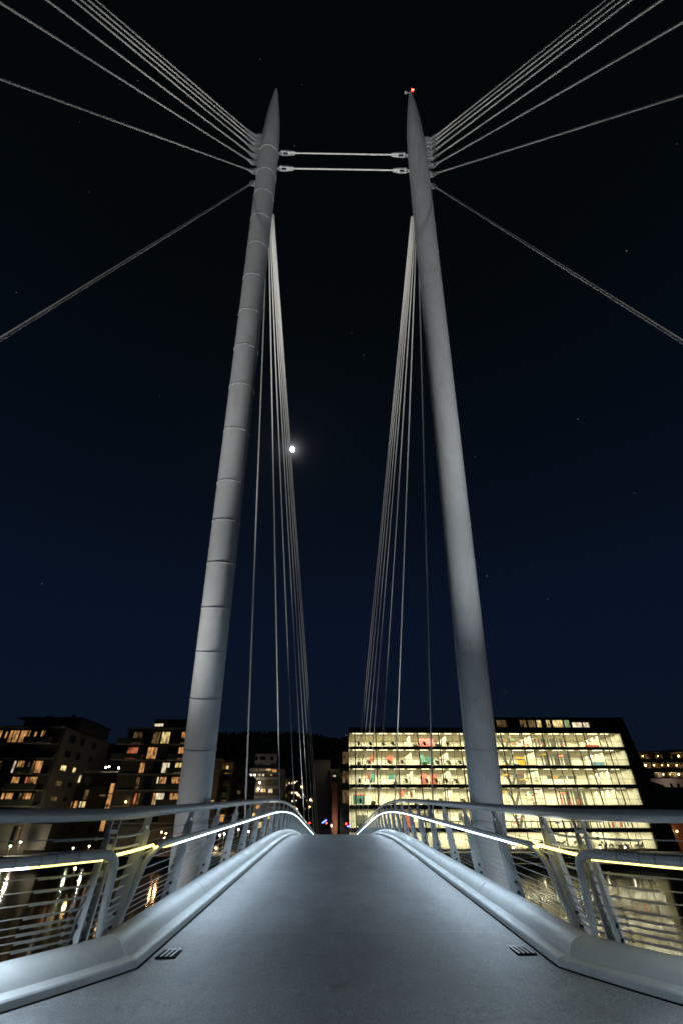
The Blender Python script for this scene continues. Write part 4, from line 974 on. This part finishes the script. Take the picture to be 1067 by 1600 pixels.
# mooring post with a lamp out on the water
p = at(118, 1357, 71); t_ = empty('mooring_post', (p.x, 71, WATER), 'mooring post with a yellow lamp out on the dark river', 'mooring post')
MB().tube([(p.x, 71, WATER - 1.5), (p.x, 71, p.z - .12)], .12, 10).build('post', 'timber', t_)
MB().sphere(p, .13, 10, 8).build('lamp_head', 'lamp_orange', t_); lamp_light(p + Vector((0, -.4, 0)), 20, (1, .7, .3), t_)
# two traffic signals and a blue sign at the far end of the bridge
for px, py, lb in ((484, 1286, 'red traffic signal at the far bridge end, on the left'), (511, 1286, 'red traffic signal at the far bridge end, beside the blue sign'), (540, 1287, 'red traffic signal right of the brick pillar')):
    Y_ = 104.5 if px > 530 else 114
    p = at(px, py, Y_); t_ = empty('traffic_signal', (p.x, Y_, -2.6), lb, 'traffic signal', 'traffic signals at the bridge end')
    MB().tube([(p.x, Y_ + .2, -4), (p.x, Y_ + .2, p.z - .5)], .07, 8).build('pole', 'bolt', t_)
    MB().box((p.x - .22, Y_, p.z - .8), (p.x + .22, Y_ + .3, p.z + .35)).build('signal_head', 'black', t_, smooth=False)
    MB().sphere(p + Vector((0, -.02, 0)), .12, 10, 8, (1, .4, 1)).build('red_lens', 'red_light', t_)
p0, p1 = at(504, 1286, 112), at(511, 1281, 112)
t_ = empty('lit_sign', (p0.x, 112, -2.6), 'small slanting blue lit sign left of the brick pillar', 'sign')
MB().tube([p0, p1], .07, 8).build('blue_tube', 'blue_light', t_); MB().tube([(p0.x, 112.2, -2.6), (p0.x, 112.2, p0.z)], .06, 8).build('pole', 'bolt', t_)
p0, p1 = at(541, 1291, 105), at(545, 1291, 105)
t_ = empty('lit_sign', (p0.x, 105, -3.3), 'small blue lit sign at the foot of the office corner', 'sign')
MB().tube([p0, p1], .07, 8).build('blue_tube', 'blue_light', t_); MB().tube([(p0.x, 105.2, -3.3), (p0.x, 105.2, p0.z)], .05, 8).build('pole', 'bolt', t_)
street_lamp(519, 1290, 106.5, 'lamp_white', 300, (1, .8, .65), 'short white lamp at the foot of the brick pillar', ground=-2.6, r=.09)
for i in range(6):
    px = 802 + i*34 + (i % 2)*5
    p = at(px, 1328.5, 103.5)
    t_ = empty('bollard_light', (p.x, 103.5, -3.3), f'low bollard light on the pale quay, {["first", "second", "third", "fourth", "fifth", "sixth"][i]} from the right mast', 'bollard light', 'bollard lights on the quay')
    MB().tube([(p.x, 103.5, -3.31), (p.x, 103.5, -2.75)], .08, 8).build('post', 'bolt', t_)
    MB().tube([(p.x, 103.5, -2.75), (p.x, 103.5, -2.55)], .085, 8).build('lamp_head', 'lamp_white', t_)

# ------------------------------------------------------------------ render settings
scene.view_settings.view_transform = 'Standard'; scene.view_settings.look = 'None'
scene.view_settings.exposure = 0; scene.view_settings.gamma = 1
cy = scene.cycles
cy.use_adaptive_sampling = False; cy.use_denoising = True; cy.max_bounces = 8; cy.filter_width = 1.75; cy.diffuse_bounces = 3; cy.glossy_bounces = 3; cy.transparent_max_bounces = 12
cy.sample_clamp_indirect = 1.6; cy.caustics_reflective = False; cy.caustics_refractive = False
